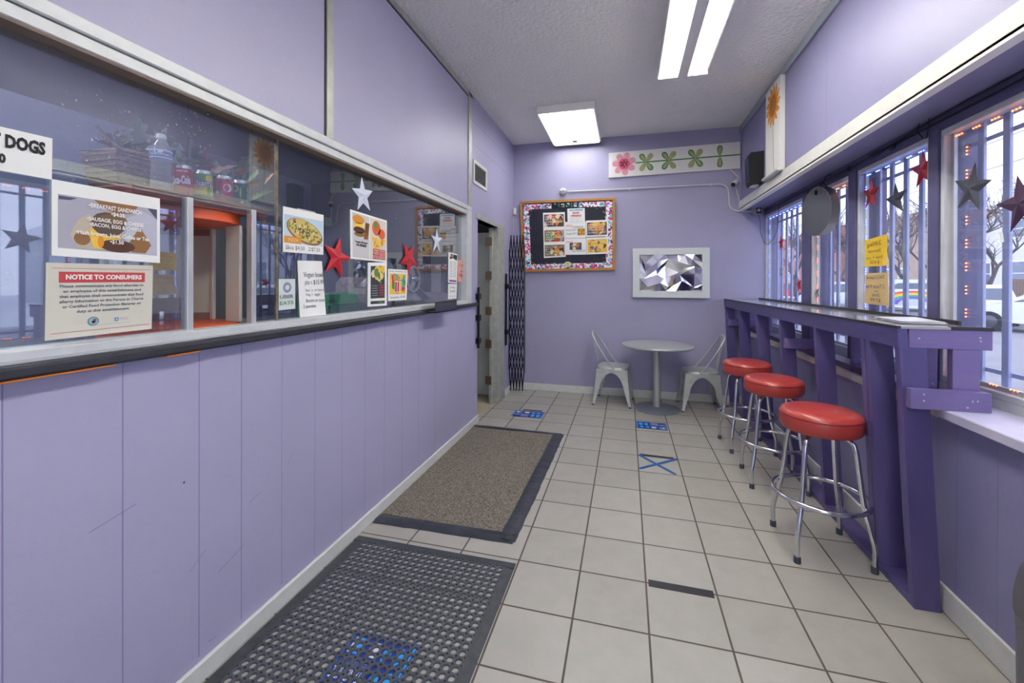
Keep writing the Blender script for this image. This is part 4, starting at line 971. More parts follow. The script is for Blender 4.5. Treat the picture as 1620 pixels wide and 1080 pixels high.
# ================================================================== papers and stars on the service window
XS = XG+.008
GRP = 'signs taped to the service window'
def gsheet(tl_, tr_, br2, bl2, mat=PAPER, x=XS, nrm=(1, 0, 0), **k): return sheet_px('x', x, tl_, tr_, br2, bl2, mat, nrm, **k)
f = gsheet((-60, 186), (83, 219), (82, 284), (-60, 259)); f.text('HOT DOGS', .02, .54, .91, .86, INK, bold=.05); f.text('$3.50', .1, .14, .447, .40, INK, bold=.05)
one(f.mb, 'paper_sign', 'white hot dogs sign cut by the left edge of the photo, on the service window', 'paper sign', GRP)
f = gsheet((82, 283), (253, 314), (253, 416), (82, 404))
f.rect(.045, .11, .965, .82, GY1, 1); 
f.poly([(.05, .80), (.2, .80), (.14, .76), (.05, .75)], SL1, 1.3); f.poly([(.86, .82), (.965, .82), (.965, .66)], SL1, 1.3); f.poly([(.66, .12), (.965, .12), (.965, .66), (.82, .76), (.62, .6)], P('print pale lilac', (182, 182, 200), .7), 1.2)
f.poly([(.34, .82), (.42, .72), (.56, .66), (.70, .70), (.76, .82)], BR1, 1.4); CR2 = P('print bread', (188, 176, 158), .7); f.poly([(.14, .3), (.2, .5), (.3, .62), (.4, .5), (.38, .3), (.34, .13), (.2, .13)], CR2, 1.5); f.ell(.24, .26, .07, .09, BR1, 1.6); f.poly([(.33, .5), (.6, .46), (.56, .14), (.34, .14), (.30, .34)], YL1, 1.7); f.ell(.47, .50, .16, .17, P('print patty', (94, 78, 66), .7), 1.8); f.ell(.52, .58, .13, .07, P('print muffin', (120, 92, 62), .7), 1.9)
f.ell(.70, .36, .08, .1, P('print egg white', (190, 196, 204), .7), 1.9); f.poly([(.64, .2), (.78, .52), (.90, .26), (.84, .13), (.7, .13)], BR1, 2.0); f.ell(.56, .2, .17, .09, BR2, 2.1); f.ell(.40, .24, .03, .08, OR1, 2.2)
f.text('•BREAKFAST SANDWICH', .29, .70, .79, .765, INKW, 7, .03); f.text('•$4.25', .49, .615, .62, .68, INKW, 7, .03)
f.text('•SAUSAGE, EGG & CHEESE', .275, .51, .81, .575, INKW, 7, .03); f.text('•BACON, EGG & CHEESE', .295, .435, .79, .5, INKW, 7, .03)
f.text('•Hash browns, Juice, Coffee or Tea', .18, .30, .87, .375, INKW, 7, .03); f.text('•$1.50', .48, .22, .61, .285, INKW, 7, .03)
one(f.mb, 'paper_sign', 'white breakfast sandwich price sign with a grey food photo on the service window', 'paper sign', GRP)
CRM = P('cream paper', (204, 201, 190), .8)
f = gsheet((73, 415), (242, 420), (240, 520), (71, 539), mat=CRM)
f.rect(.04, .928, .97, .934, REDI); f.rect(.04, .075, .97, .081, REDI); f.rect(.10, .74, .91, .885, REDI); f.text('NOTICE TO CONSUMERS', .155, .78, .875, .85, INKW, 3, .045)
for i, s_ in enumerate(['Please communicate any food allergies to', 'an employee of this establishment and', 'that employee shall communicate that food', 'allergy information to the Person in Charge', 'or Certified Food Protection Manager on', 'duty at this establishment.']):
    w_ = [.79, .73, .79, .79, .74, .5][i]; y = .665-.069*i; f.text(s_, .5-w_/2, y, .5+w_/2, y+.05, P('slate print', (112, 118, 128), .8), 3, .03)
f.ell(.40, .2, .052, .062, P('seal green', (96, 130, 110), .7), 2, 20); f.ell(.40, .2, .042, .05, P('seal blue', (130, 170, 200), .7), 3, 20); f.ell(.40, .19, .02, .02, INK, 4, 8); f.ell(.41, .215, .018, .015, RD1, 4, 8)
f.rect(.60, .175, .64, .225, P('logo blue', (80, 150, 205), .7), 2); f.ell(.62, .2, .01, .014, CRM, 3, 8); f.text('HEALTHY', .65, .205, .74, .222, P('logo blue', (80, 150, 205), .7), 2); f.text('CHICAGO', .65, .18, .74, .197, PINK_, 2); f.rect(.37, .14, .76, .143, GREYI, 2)
one(f.mb, 'paper_sign', 'cream consumer notice with a red heading low on the service window', 'paper sign', GRP)
f = gsheet((448, 326), (512, 340), (511.5, 403), (447.5, 398))
PZ = [P('print sky', (186, 206, 222), .7), OR1, GN1, YL1, RD1, BR1]; f.rect(.02, .2, .98, .84, PZ[0]); f.ell(.52, .5, .46, .27, BR1, 1.2, 24, -.25); f.ell(.52, .52, .43, .24, P('print cheese', (204, 178, 104), .7), 1.4, 24, -.25)
rnd = random.Random(9)
for k in range(90):
    a, q = rnd.uniform(0, 2*PI), math.sqrt(rnd.random()); X = .52+.40*q*math.cos(a); Y = .52+.21*q*math.sin(a)-.12*q*math.cos(a); f.ell(X, Y, .035, .02, [GN1, BR2, BR1, GN1, CR1, P('print olive', (104, 100, 52), .7)][k % 6], 1.6+k*.013, 6, rnd.uniform(0, 3))
f.rect(.02, .21, .42, .36, OR1, 3); f.text('PIZZA', .12, .25, .34, .32, CR1, 4); f.text('Slice $4.50   2/$7.50', .06, .05, .9, .16, P('grey pen', (90, 92, 110), .8), 3)
f.rect(.32, .985, .78, 1.03, P('clear tape', (176, 180, 190), .3), -1)
one(f.mb, 'paper_sign', 'white pizza slice price sign with a pizza photo beside the window joint', 'paper sign', GRP)
f = gsheet((470, 412), (509, 413), (515, 498), (474, 502), wave=.004)
for s_, a, b_, c, d_ in (('Vegan bowl', .2, .68, .97, .80), ('plate $15.99', .24, .55, .97, .66), ('Sausage or bacon', .24, .44, .97, .50), ('Vegan eggs', .24, .36, .8, .42), ('Biscuits or toast', .24, .26, .97, .32), ('2 pancakes', .12, .14, .62, .22)): f.text(s_, a, b_, c, d_, INK, 4)
one(f.mb, 'paper_sign', 'tall white handwritten vegan plate note on the service window', 'paper sign', GRP)
f = gsheet((441, 441), (467, 441), (467, 488), (441, 491), mat=P('pale green sign', (206, 216, 212), .7)); f.ell(.5, .72, .26, .17, SGR, 2, 20); f.ell(.5, .72, .13, .09, CR1, 3, 16); f.text('UBER', .05, .36, .88, .48, GREYI, 3, .03); f.text('EATS', .05, .16, .88, .28, P('sign green', (110, 150, 120), .7), 3, .03)
one(f.mb, 'paper_sign', 'small pale square delivery sticker beside the window joint', 'paper sign', GRP)
f = gsheet((554, 331), (612, 349), (612, 415), (554.5, 409))
f.rect(.05, .04, .48, .96, P('print light grey', (200, 198, 200), .7)); f.rect(.5, .04, .97, .96, P('print beige', (214, 206, 196), .7))
for a, b_, c, d_, mt in ((.2, .84, .15, .09, OR1), (.2, .72, .14, .05, YL1), (.22, .62, .15, .07, BR2), (.22, .53, .13, .05, BR1)): f.ell(a, b_, c, d_, mt, 2, 14)
for k in range(5): f.poly([(.33+.02*k, .45), (.36+.02*k, .45), (.41+.02*k, .8), (.38+.02*k, .82)], OR1 if k % 2 else BR1, 2.5)
f.text('Vegan Burger', .1, .34, .44, .39, INK, 4, .05); f.text('N FRIES', .14, .28, .4, .33, INK, 4, .05)
for k in range(12): rnd = random.Random(k); f.ell(rnd.uniform(.56, .92), rnd.uniform(.3, .5), .07, .045, YL1 if k % 3 else OR1, 2+.05*k, 8, rnd.uniform(0, 3))
f.ell(.68, .75, .12, .17, P('wrap orange', (214, 92, 50), .7), 2, 16, .3); f.ell(.66, .82, .06, .08, GN1, 3); f.ell(.84, .64, .1, .12, P('wrap orange', (214, 92, 50), .7), 2, 16)
for a, b_, s_ in ((.22, .27, 'Vegan Steak'), (.14, .19, 'Wraps'), (.06, .11, 'N SpringRolls')): f.rect(.58, a-.01, .94, b_+.01, REDI, 3); f.text(s_, .6, a, .92, b_, INKW, 4)
one(f.mb, 'paper_sign', 'double food poster of a burger and a wrap on the service window', 'paper sign', GRP)
f = gsheet((582, 415), (612, 415), (612, 483), (581.5, 485)); f.food(.14, .5, .88, .92, [P('print dark', (60, 62, 66), .7), OR1, GN1, CR1, YL1, GY1], 18, 1, 21, .2); f.rect(.14, .18, .88, .5, P('print dark', (60, 62, 66), .7), 1)
for k in range(5): y = .46-.055*k; f.rect(.2, y, .5, y+.012, GY1, 2); f.rect(.6, y, .82, y+.02, REDI, 2)
f.rect(.14, .05, .88, .12, P('print dark', (60, 62, 66), .7), 1); f.rect(.55, .07, .8, .1, GN1, 2)
one(f.mb, 'paper_sign', 'white menu poster with a dark lower half under the double food poster', 'paper sign', GRP)
f = gsheet((614, 425), (645, 427), (643, 474), (614, 476)); f.text('Juice  Smoothies  $6', .06, .90, .92, .96, INK, 3); f.food(.07, .2, .93, .86, [YL1, P('print magenta', (180, 50, 120), .7), OR1, GN1, RD1, P('print cyan', (60, 170, 190), .7)], 40, 1, 23, .13)
for x, mt in ((.38, P('print magenta', (180, 50, 120), .7)), (.5, RD1), (.62, YL1)): f.rect(x-.06, .26, x+.06, .62, PAPER, 4); f.rect(x-.045, .28, x+.045, .6, mt, 5)
f.text('Smoothies  $7.00', .1, .06, .9, .14, INK, 3)
one(f.mb, 'paper_sign', 'colourful fruit smoothie sign right of the dark menu poster', 'paper sign', GRP)
f = gsheet((709.5, 399), (724, 402), (723, 448), (709, 447)); f.rect(.2, .84, .45, .97, BR1, 2); f.rect(.5, .84, .95, .96, INK, 1.5); f.poly([(.1, .86), (.95, .9), (.9, .76), (.5, .84), (.2, .78)], INK, 1.6)
for k in range(10): y = .7-.055*k; f.rect(.14, y, .45, y+.012, GREYI, 2); f.rect(.55, y, .85, y+.012, GREYI, 2)
f.rect(.1, .04, .9, .1, P('print purple', (150, 70, 150), .7), 2)
one(f.mb, 'paper_sign', 'tall thin white menu strip near the right end of the service window', 'paper sign', GRP)
f = gsheet((709, 449), (723, 449), (722, 472), (709, 473)); f.text('10 Key', .2, .66, .8, .84, INK, 3); f.text('$10.00', .2, .42, .8, .58, INK, 3); f.text('a  a  a', .2, .12, .85, .22, INK, 3)
one(f.mb, 'paper_sign', 'small white handwritten note under the thin menu strip', 'paper sign', GRP)
f = gsheet((724, 411), (738, 413), (736, 447), (724, 445), mat=P('pink paper', (226, 160, 150), .8), x=XS+.001, wave=.004); f.text('2 day', .1, .7, .8, .82, INK, 8); f.text('and', .3, .45, .8, .55, INK, 8); f.text('eggs', .1, .22, .8, .36, INK, 8)
one(f.mb, 'paper_sign', 'pink paper note at the right end of the service window', 'paper sign', GRP)

def star(c, n, up, R_, rot, mat, name_label, cat='star decoration', ratio=.42, depth=.014, sq=1.0, drop=(), x=None, group='paper stars on the street windows'):
    n = Vector(n).normalized(); up = Vector(up); u = up.cross(n).normalized(); c = Vector(c); m = MB(); V = [c+n*depth]; k = 0
    for i in range(10):
        a = rot+PI/2+i*PI/5; q = R_ if i % 2 == 0 else R_*ratio
        if i in drop: q = R_*ratio*.8
        V.append(c+u*(q*math.cos(a)*sq)+up*(q*math.sin(a))+n*.001)
    F = [(0, 1+i, 1+(i+1) % 10) for i in range(10)]; V.append(c); F += [(11, 1+(i+1) % 10, 1+i) for i in range(10)]
    m.add(V, F, mat); return one(m, 'star_decoration', name_label, cat, group)
SRED = P('red glitter card', (196, 44, 56), .35, .2); SSIL = P('silver card', (176, 182, 204), .28, .6); SGRY = P('dark grey glitter card', (76, 80, 92), .4, .4, bump=.4, bscale=200); SDR = P('dark plum card', (72, 48, 74), .35, .2); SWT = P('pale star card', (206, 212, 230), .45)
g2 = 'stars hanging on the service window'
def GS(px, py): return at(px, py, 'x', XS+.003)
star(GS(574, 309), (1, 0, 0), (0, 0, 1), .112, .12, SWT, 'white paper star high on the service window above the double poster', group=g2)
star(GS(533, 408), (1, 0, 0), (0, 0, 1), .122, -.25, SRED, 'big red star between the pizza sign and the double poster', group=g2)
star(GS(647, 409), (1, 0, 0), (0, 0, 1), .135, .62, SRED, 'red star above the fruit smoothie sign', group=g2)
star(GS(691, 381), (1, 0, 0), (0, 0, 1), .118, .0, SWT, 'white star at the right part of the service window', ratio=.34, group=g2)
XWS = XW+.030
def WS(px, py): return at(px, py, 'x', XWS)
star(WS(1236, 384), (-1, 0, 0), (0, 0, 1), .092, .1, SRED, 'small red star upper left on the corner window')
star(WS(1256, 382), (-1, 0, 0), (0, 0, 1), .088, .1, SSIL, 'small silver star on the corner window, right of the red one')
star(WS(1236, 428), (-1, 0, 0), (0, 0, 1), .078, 0, SSIL, 'small silver star low on the corner window')
star(WS(1264, 450), (-1, 0, 0), (0, 0, 1), .08, .3, SRED, 'small red star low on the corner window beside the post')
star(WS(1292, 464), (-1, 0, 0), (0, 0, 1), .078, .5, P('silver foil star', (214, 214, 220), .12, 1), 'shiny silver foil star low on the window behind the round sign')
star(WS(1378, 307), (-1, 0, 0), (0, 0, 1), .112, -.06, SRED, 'red star high on the window with the yellow note')
star(WS(1418, 316), (-1, 0, 0), (0, 0, 1), .115, .1, SGRY, 'torn dark grey star right of the red star', drop=(4,))
star(WS(1461, 268), (-1, 0, 0), (0, 0, 1), .115, .05, SRED, 'red star half behind the post left of the nearest window')
star(WS(1537, 298), (-1, 0, 0), (0, 0, 1), .125, -.2, SGRY, 'large dark grey glitter star on the nearest window')
star(WS(1617, 322), (-1, 0, 0), (0, 0, 1), .13, .18, SDR, 'dark plum star cut by the right edge of the photo')
# notes on the street window
YLW = P('yellow paper', (226, 186, 52), .8, emit=0); TAN = P('tan paper', (206, 178, 128), .8)
PEN = P('pen ink', (110, 92, 50), .8); PEN2 = P('pen ink grey', (92, 82, 80), .8)
f = sheet_px('x', XWS-.001, (1369, 380), (1404, 370), (1403, 420), (1369, 422), YLW, (-1, 0, 0), wave=.004)
for s_, a, b_, c, d_ in (('2 Wing', .14, .66, .8, .86), ('Special', .2, .46, .78, .6), ('fries + can', .1, .26, .86, .36), ('$ 4.25', .3, .08, .7, .2)): f.text(s_, a, b_, c, d_, PEN, 10, mirror=True)
one(f.mb, 'paper_note', 'bright yellow handwritten note on the street window', 'paper note', 'notes on the street window')
f = sheet_px('x', XWS-.001, (1371, 432), (1405, 431), (1407, 484), (1368, 480), TAN, (-1, 0, 0), wave=.004)
for s_, a, b_, c, d_ in (('TACO Special', .06, .78, .9, .92), ('2 Tacos fries', .05, .52, .9, .64), ('and', .45, .4, .6, .46), ('Drink', .35, .26, .65, .36), ('$7.99', .3, .08, .7, .2)): f.text(s_, a, b_, c, d_, PEN2, 10, mirror=True)
one(f.mb, 'paper_note', 'tan handwritten taco note below the yellow note', 'paper note', 'notes on the street window')
f = sheet_px('x', XWS, (1580, 366), (1586, 368), (1588, 382), (1584, 384), PAPER, (-1, 0, 0)); one(f.mb, 'paper_scrap', 'tiny torn white scrap left on the nearest window', 'paper scrap')

# round hanging sign
c = at(1297, 334.5, 'x', 1.40); n = Vector((-.985, -.17, 0)); n.normalize(); R_ = .192
r = empty('round_sign', c, 'dark grey round hanging sign in front of the second window', 'round sign')
u = Vector((0, 0, 1)).cross(n).normalized(); up = Vector((0, 0, 1)); N = 56
DISC = P('dark grey disc', (78, 82, 92), .55, var=.05, vscale=12); RIM = P('steel rim', (170, 168, 164), .3, .8)
ring = [c+u*(R_*math.cos(2*PI*k/N))+up*(R_*math.sin(2*PI*k/N)) for k in range(N)]
m = MB(); m.prism([p+n*.03 for p in ring], -n*.06, DISC); m.build('disc', r)
m = MB(); V = []; 
for off, q in ((.031, 1.0), (.031, 1.012), (-.031, 1.012), (-.031, 1.0)): V += [c+(p-c)*q+n*off for p in ring]
m.add(V, [(g*N+k, g*N+(k+1) % N, (g+1)*N+(k+1) % N, (g+1)*N+k) for g in range(3) for k in range(N)], RIM, True); m.build('rim', r)
top = at(1301, 290, 'x', 1.42)
m = MB(); m.tube([c+u*.09+up*.178, top+Vector((0, .02, .02)), top, c-u*.1+up*.172], .004, WBLK, 6); m.tube([top, c+n*.036+up*.16, c+n*.037+up*.135], .008, WBLK, 6); m.tube([top, top+Vector((.03, 0, .06)), (top.x+.06, top.y, 2.34)], .004, WBLK, 6); m.build('cord', r)

# black box on the ledge
q0, q1 = LW(657, 478), LW(700, 478)
r = empty('ledge_box', (XL+.06, (q0.y+q1.y)/2, zL1), 'small open black tray box fixed on the counter ledge', 'box')
m = MB(); y0_, y1_ = LW(664, 480).y, LW(699, 480).y; ZB0, ZB1 = 1.235, 1.318
m.box(XL+.051, XL+.135, y0_, y1_, ZB0, ZB0+.008, BLK); m.box(XL+.051, XL+.135, y0_, y1_, ZB1-.006, ZB1, P('grey lid', (92, 96, 104), .35), .001); m.box(XL+.127, XL+.135, y0_, y1_, ZB0, ZB1, P('dark side', (58, 60, 72), .4)); m.box(XL+.051, XL+.135, y1_-.008, y1_, ZB0, ZB1, BLK); m.box(XL+.051, XL+.135, (y0_+y1_)/2, (y0_+y1_)/2+.006, ZB0, ZB1, BLK); m.build('shell', r)
# ================================================================== kitchen side of the service window
ORG = P('orange enamel', (222, 92, 48), .38, coat=.2); ORGD = P('worn maroon paint', (128, 62, 52), .5, var=.3, vscale=20)
m = MB(); m.box(-2.35, XL-.115, YF+.1, 2.0, 1.2, 1.245, P('steel worktop', (130, 134, 140), .3, .7), .004); one(m, 'worktop', 'steel worktop behind the service window', 'worktop')
YC = (ya+yb)/2; XC2 = XG-.262; RC = .235
r = empty('carousel', (XC2, YC, 1.25), 'orange and steel revolving serving hatch in the service window', 'serving hatch')
r['_o'] = (XC2, YC, 1.25)
m = MB(); m.lathe([(0, 1.256), (RC, 1.256), (RC, 1.293), (0, 1.293)], ORG, c=(XC2, YC, 0), seg=48); m.build('bottom_disc', r)
m = MB(); m.lathe([(0, zc-.045), (RC, zc-.045), (RC, zc-.004), (0, zc-.004)], ORG, c=(XC2, YC, 0), seg=48); m.build('top_disc', r)
STP = P('steel post', (206, 200, 190), .4, .2); SMK = P('smoked grey panel', (176, 178, 166), .25, .0)
angs = [100, 135, 170, 205, 240, 275]
for k, a in enumerate(angs):
    t = math.radians(a); c = Vector((XC2+RC*.9*math.cos(t), YC+RC*.9*math.sin(t), 0)); m = MB(); m.box(c.x-.009, c.x+.009, c.y-.009, c.y+.009, 1.293, zc-.045, STP, .002); m.build('post', r)
    if k < len(angs)-1:
        t2 = math.radians(angs[k+1]); d_ = Vector((XC2+RC*.9*math.cos(t2), YC+RC*.9*math.sin(t2), 0)); m = MB(); m.prism([(c.x, c.y, 1.293), (d_.x, d_.y, 1.293), (d_.x, d_.y, zc-.045), (c.x, c.y, zc-.045)], (.003, .0, 0), SMK); m.build('panel', r)
        for z in (1.295, zc-.08): m = MB(); m.prism([(c.x+.004, c.y, z), (d_.x+.004, d_.y, z), (d_.x+.004, d_.y, z+.03), (c.x+.004, c.y, z+.03)], (.004, 0, 0), P('brown band', (130, 104, 96), .5)); m.build('panel_band', r)
m = MB(); m.box(XC2+.12, XC2+.20, YC+.135, YC+.15, 1.293, zc-.045, STP, .003); m.build('door_edge', r)
SHZ = zc+.035
m = MB(); m.box(XG-.42, XG-.02, ya-.17, ym-.03, SHZ-.025, SHZ, ORGD, .004); m.box(XG-.06, XG-.02, ya-.17, ym-.03, SHZ-.04, SHZ-.02, P('maroon lip', (150, 84, 66), .5, var=.2, vscale=12), .003)
one(m, 'drinks_shelf', 'worn maroon shelf above the revolving hatch', 'shelf', org=(XG-.2, YC, SHZ-.04))
# drinks
def wrap_text(m, st, c, r_, z0, z1, a0, a1, mat, bold=.03, slant=0):
    V, F, _ = textmesh(st, bold); VV = []
    for u, v in V:
        t = math.radians(a0+(a1-a0)*u); VV.append((c[0]+r_*math.cos(t), c[1]+r_*math.sin(t), z0+(z1-z0)*v+slant*(u-.5)))
    m.add(VV, F, mat)
CANT = P('can aluminium', (200, 202, 206), .25, .9)
XCAN = XG-.085
def canx(px): return at(px, 320, 'x', XCAN).y
def can(px, body, label, deco):
    y = canx(px); r_ = .0315; z = SHZ+.0005; c = (XCAN, y, z)
    r = empty('soda_can', (XCAN, y, z), label, 'soda can', 'soda cans on the shelf over the hatch')
    m = MB(); m.lathe([(.024, 0), (.0275, .003), (r_, .012), (r_, .103)], body, c=c, seg=28, cap=False); deco(m, (XCAN, y), z, r_+.0006); m.build('body', r)
    m = MB(); m.lathe([(r_, .103), (.0285, .112), (.0275, .1165), (.0265, .1165), (.026, .114), (0, .114)], CANT, c=c, seg=28); m.lathe([(0, .0005), (.024, .0005)], CANT, c=c, seg=20, cap=False); m.build('lid', r)
CRED = P('can red', (190, 32, 44), .3, .3); CGR = P('can green', (84, 160, 62), .3, .3); CYL = P('can yellow', (226, 206, 60), .3, .3); CPK = P('can pink', (206, 52, 78), .3, .3); CDG = P('can dark green', (24, 84, 62), .3, .3); CLG = P('can lime', (112, 186, 74), .3, .3)
def band(m, c, r_, z0, z1, a0, a1, mat, n=10, fn=None):
    V = []
    for k in range(n+1):
        t = math.radians(a0+(a1-a0)*k/n); V += [(c[0]+r_*math.cos(t), c[1]+r_*math.sin(t), z0), (c[0]+r_*math.cos(t), c[1]+r_*math.sin(t), z1)]
    m.add(V, [(2*k, 2*k+2, 2*k+3, 2*k+1) for k in range(n)], mat)
def blob(m, c, r_, zc_, rz_, ac, ra, mat, n=14, k=0):
    V = []
    for i in range(n): t = 2*PI*i/n; a = math.radians(ac+ra*math.cos(t)); V.append((c[0]+(r_+k)*math.cos(a), c[1]+(r_+k)*math.sin(a), zc_+rz_*math.sin(t)))
    m.add(V, [list(range(n))], mat)
def d1(m, c, z, r_): wrap_text(m, 'Coca-Cola', c, r_, z+.042, z+.075, -118, 4, SWH, .05, .006); wrap_text(m, 'ORIGINAL TASTE', c, r_, z+.09, z+.095, -80, -10, SWH)
def d2(m, c, z, r_):
    band(m, c, r_, z+.02, z+.06, -120, 40, CYL, 14); blob(m, c, r_, z+.035, .018, -22, 30, CLG, k=.0006); blob(m, c, r_, z+.085, .014, -5, 25, CYL, k=.0006); wrap_text(m, 'Starry', c, r_+.0018, z+.045, z+.078, -85, 15, P('can navy', (40, 40, 90), .4), .09, .006); wrap_text(m, 'Starry', c, r_+.0026, z+.047, z+.076, -83, 13, SWH, .02, .006)
def d3(m, c, z, r_):
    blob(m, c, r_, z+.066, .017, -15, 30, SWH); blob(m, c, r_, z+.066, .009, -15, 15, CPK, k=.0006); blob(m, c, r_, z+.045, .013, -85, 25, CLG); blob(m, c, r_, z+.045, .006, -85, 12, SWH, k=.0006)
    for a, q in ((-30, .02), (-50, .03), (-10, .018), (-60, .09), (-20, .098)): blob(m, c, r_, z+q, .007, a, 10, CDG)
def d4(m, c, z, r_):
    blob(m, c, r_, z+.06, .036, -8, 40, CLG, 18); blob(m, c, r_, z+.078, .016, -78, 26, CLG); blob(m, c, r_, z+.078, .009, -78, 14, CDG, k=.0006); wrap_text(m, 'Sprite', c, r_+.0012, z+.055, z+.072, -30, 20, CDG, .05); blob(m, c, r_, z+.02, .006, -30, 12, OR1)
can(290, CRED, 'red soda can next to the water bottle', d1); can(322, CGR, 'green and yellow soda can between two red ones', d2); can(354, CPK, 'pink red soda can with green dots', d3); can(380, CDG, 'dark green soda can at the right end of the row', d4)
y = canx(255); z = SHZ+.0005; c = (XCAN, y, z)
r = empty('water_bottle', c, 'clear plastic water bottle with a blue label left of the cans', 'bottle')
CLR = glass_mat('clear plastic', (226, 232, 236), (1.0, .02), haze=.22, hazecol=(220, 228, 236))
m = MB(); m.lathe([(.026, 0), (.031, .006), (.032, .03), (.029, .036), (.032, .044), (.029, .052), (.032, .06), (.029, .068), (.0315, .078), (.027, .098), (.0315, .118), (.032, .150), (.029, .163), (.018, .182), (.0125, .190), (.0125, .196)], CLR, c=c, seg=28, cap=False); m.build('body', r)
m = MB(); m.lathe([(0, .196), (.0145, .196), (.0145, .209), (.0125, .212), (0, .212)], P('white cap', (226, 228, 230), .4), c=c, seg=20); m.build('cap', r)
LBB = P('label blue', (58, 120, 190), .4); m = MB(); m.lathe([(.0328, .120), (.0328, .152)], LBB, c=c, seg=28, cap=False); band(m, c, .0333, z+.146, z+.150, -150, 60, SWH, 14); band(m, c, .0333, z+.121, z+.124, -150, 60, SWH, 14); band(m, c, .0333, z+.128, z+.138, -100, 10, P('label navy', (40, 50, 90), .4), 10); blob(m, c, .0333, z+.142, .006, -50, 25, SWH, k=.0004); wrap_text(m, 'ICE MOUNTAIN', c, .0342, z+.129, z+.137, -95, 5, SWH, .03); m.build('label', r)
# basket with leaves
xb = XG-.30; yb0, yb1 = at(155, 260, 'x', xb).y, at(330, 260, 'x', xb).y; zb0 = SHZ+.001
r = empty('leaf_basket', (xb, (yb0+yb1)/2, zb0), 'grey woven basket full of green and orange artificial leaves', 'basket')
r['_o'] = (xb, (yb0+yb1)/2, zb0)
BK = P('weathered wicker', (112, 104, 92), .8, var=.3, vscale=60, bump=.6, bscale=90); BK2 = P('wicker light dots', (170, 164, 150), .8)
m = MB(); ins = .02; x0, x1 = xb-.09, xb+.09
m.hexa([(x0+ins, yb0+ins, zb0), (x1-ins, yb0+ins, zb0), (x1-ins, yb1-ins, zb0), (x0+ins, yb1-ins, zb0), (x0, yb0, zb0+.15), (x1, yb0, zb0+.15), (x1, yb1, zb0+.15), (x0, yb1, zb0+.15)], BK)
for k in range(7): z = zb0+.012+.02*k; q = ins*(1-k/7.0); m.box(x0+q-.004, x1-q+.004, yb0+q-.004, yb1-q+.004, z, z+.012, BK, .003)
m.build('body', r)
m = MB(); rnd = random.Random(4)
for a in range(12):
    for b_ in range(5):
        if rnd.random() < .6: y = yb0+.03+(yb1-yb0-.06)*a/11; z = zb0+.02+.025*b_; m.ball((x1-.005, y, z), .0035, BK2, 6, 4)
m.build('bead_pattern', r)
m = MB(); m.tube([(x0, yb0, zb0+.152), (x1, yb0, zb0+.152), (x1, yb1, zb0+.152), (x0, yb1, zb0+.152)], .008, BK, 8, closed=True); m.build('rim', r)
LG = [P('leaf dark green', (34, 74, 62), .6, var=.2, vscale=30), P('leaf green', (84, 116, 70), .6, var=.2, vscale=30), P('leaf forest green', (48, 92, 66), .6, var=.2, vscale=30), P('leaf orange', (196, 122, 66), .6, var=.15, vscale=30), P('leaf mauve', (132, 84, 86), .6, var=.2, vscale=30)]
def leaf(m, base, d, L_, W_, mat, lobes=3):
    d = Vector(d).normalized(); s_ = d.cross(Vector((rnd.uniform(-.3, .3), rnd.uniform(-.3, .3), 1))).normalized(); n = d.cross(s_); base = Vector(base); V = [base]; 
    out = []
    for k in range(1, 2*lobes+2):
        t = k/(2*lobes+2); w_ = W_*math.sin(PI*min(1, t*1.1))*(1.0 if k % 2 else .5); out.append((t+(.08 if k % 2 else 0), w_))
    L1 = [base+d*(L_*t)+s_*w_+n*(-.3*w_) for t, w_ in out]; R1 = [base+d*(L_*t)-s_*w_+n*(-.3*w_) for t, w_ in out]; tip = base+d*L_-n*.01
    mid = [base+d*(L_*t) for t, w_ in out]
    V = [base]+L1+R1+mid+[tip]; K = len(out); F = []
    for q in (0, 1):
        o = 1+q*K; F.append((0, o, 1+2*K)) 
        for i in range(K-1): F.append((o+i, o+i+1, 2*K+1+i+1, 2*K+1+i))
        F.append((o+K-1, 3*K+1, 3*K))
    m.add(V, F, mat)
for grp in range(5):
    m = MB()
    for k in range(20 if grp < 3 else 8):
        b_ = (rnd.uniform(x0+.02, x1), rnd.uniform(yb0+.02, yb1+.28*(grp % 2)), zb0+.13+rnd.uniform(0, .05))
        leaf(m, b_, (rnd.uniform(-.4, .8), rnd.uniform(-.8, 1.0), rnd.uniform(.0, .9)), rnd.uniform(.07, .15), rnd.uniform(.025, .045), LG[grp])
    m.build('leaf_cluster', r)
m = MB(); leaf(m, (xb+.03, at(212, 240, 'x', xb).y, zb0+.15), (.1, -.05, 1), .17, .035, LG[0], 4); leaf(m, (xb+.06, at(380, 260, 'x', xb).y, zb0+.07), (.1, .9, .5), .20, .06, LG[1], 5); leaf(m, (xb+.08, yb0+.04, zb0+.15), (.0, -1, .6), .15, .035, LG[0], 4); leaf(m, (xb+.08, at(300, 250, 'x', xb).y, zb0+.14), (.0, .7, .35), .2, .03, LG[4], 4)
leaf(m, (xb+.08, at(390, 290, 'x', xb).y, zb0+.02), (.1, .3, -.9), .12, .05, LG[3], 4); m.build('leaf_cluster', r)

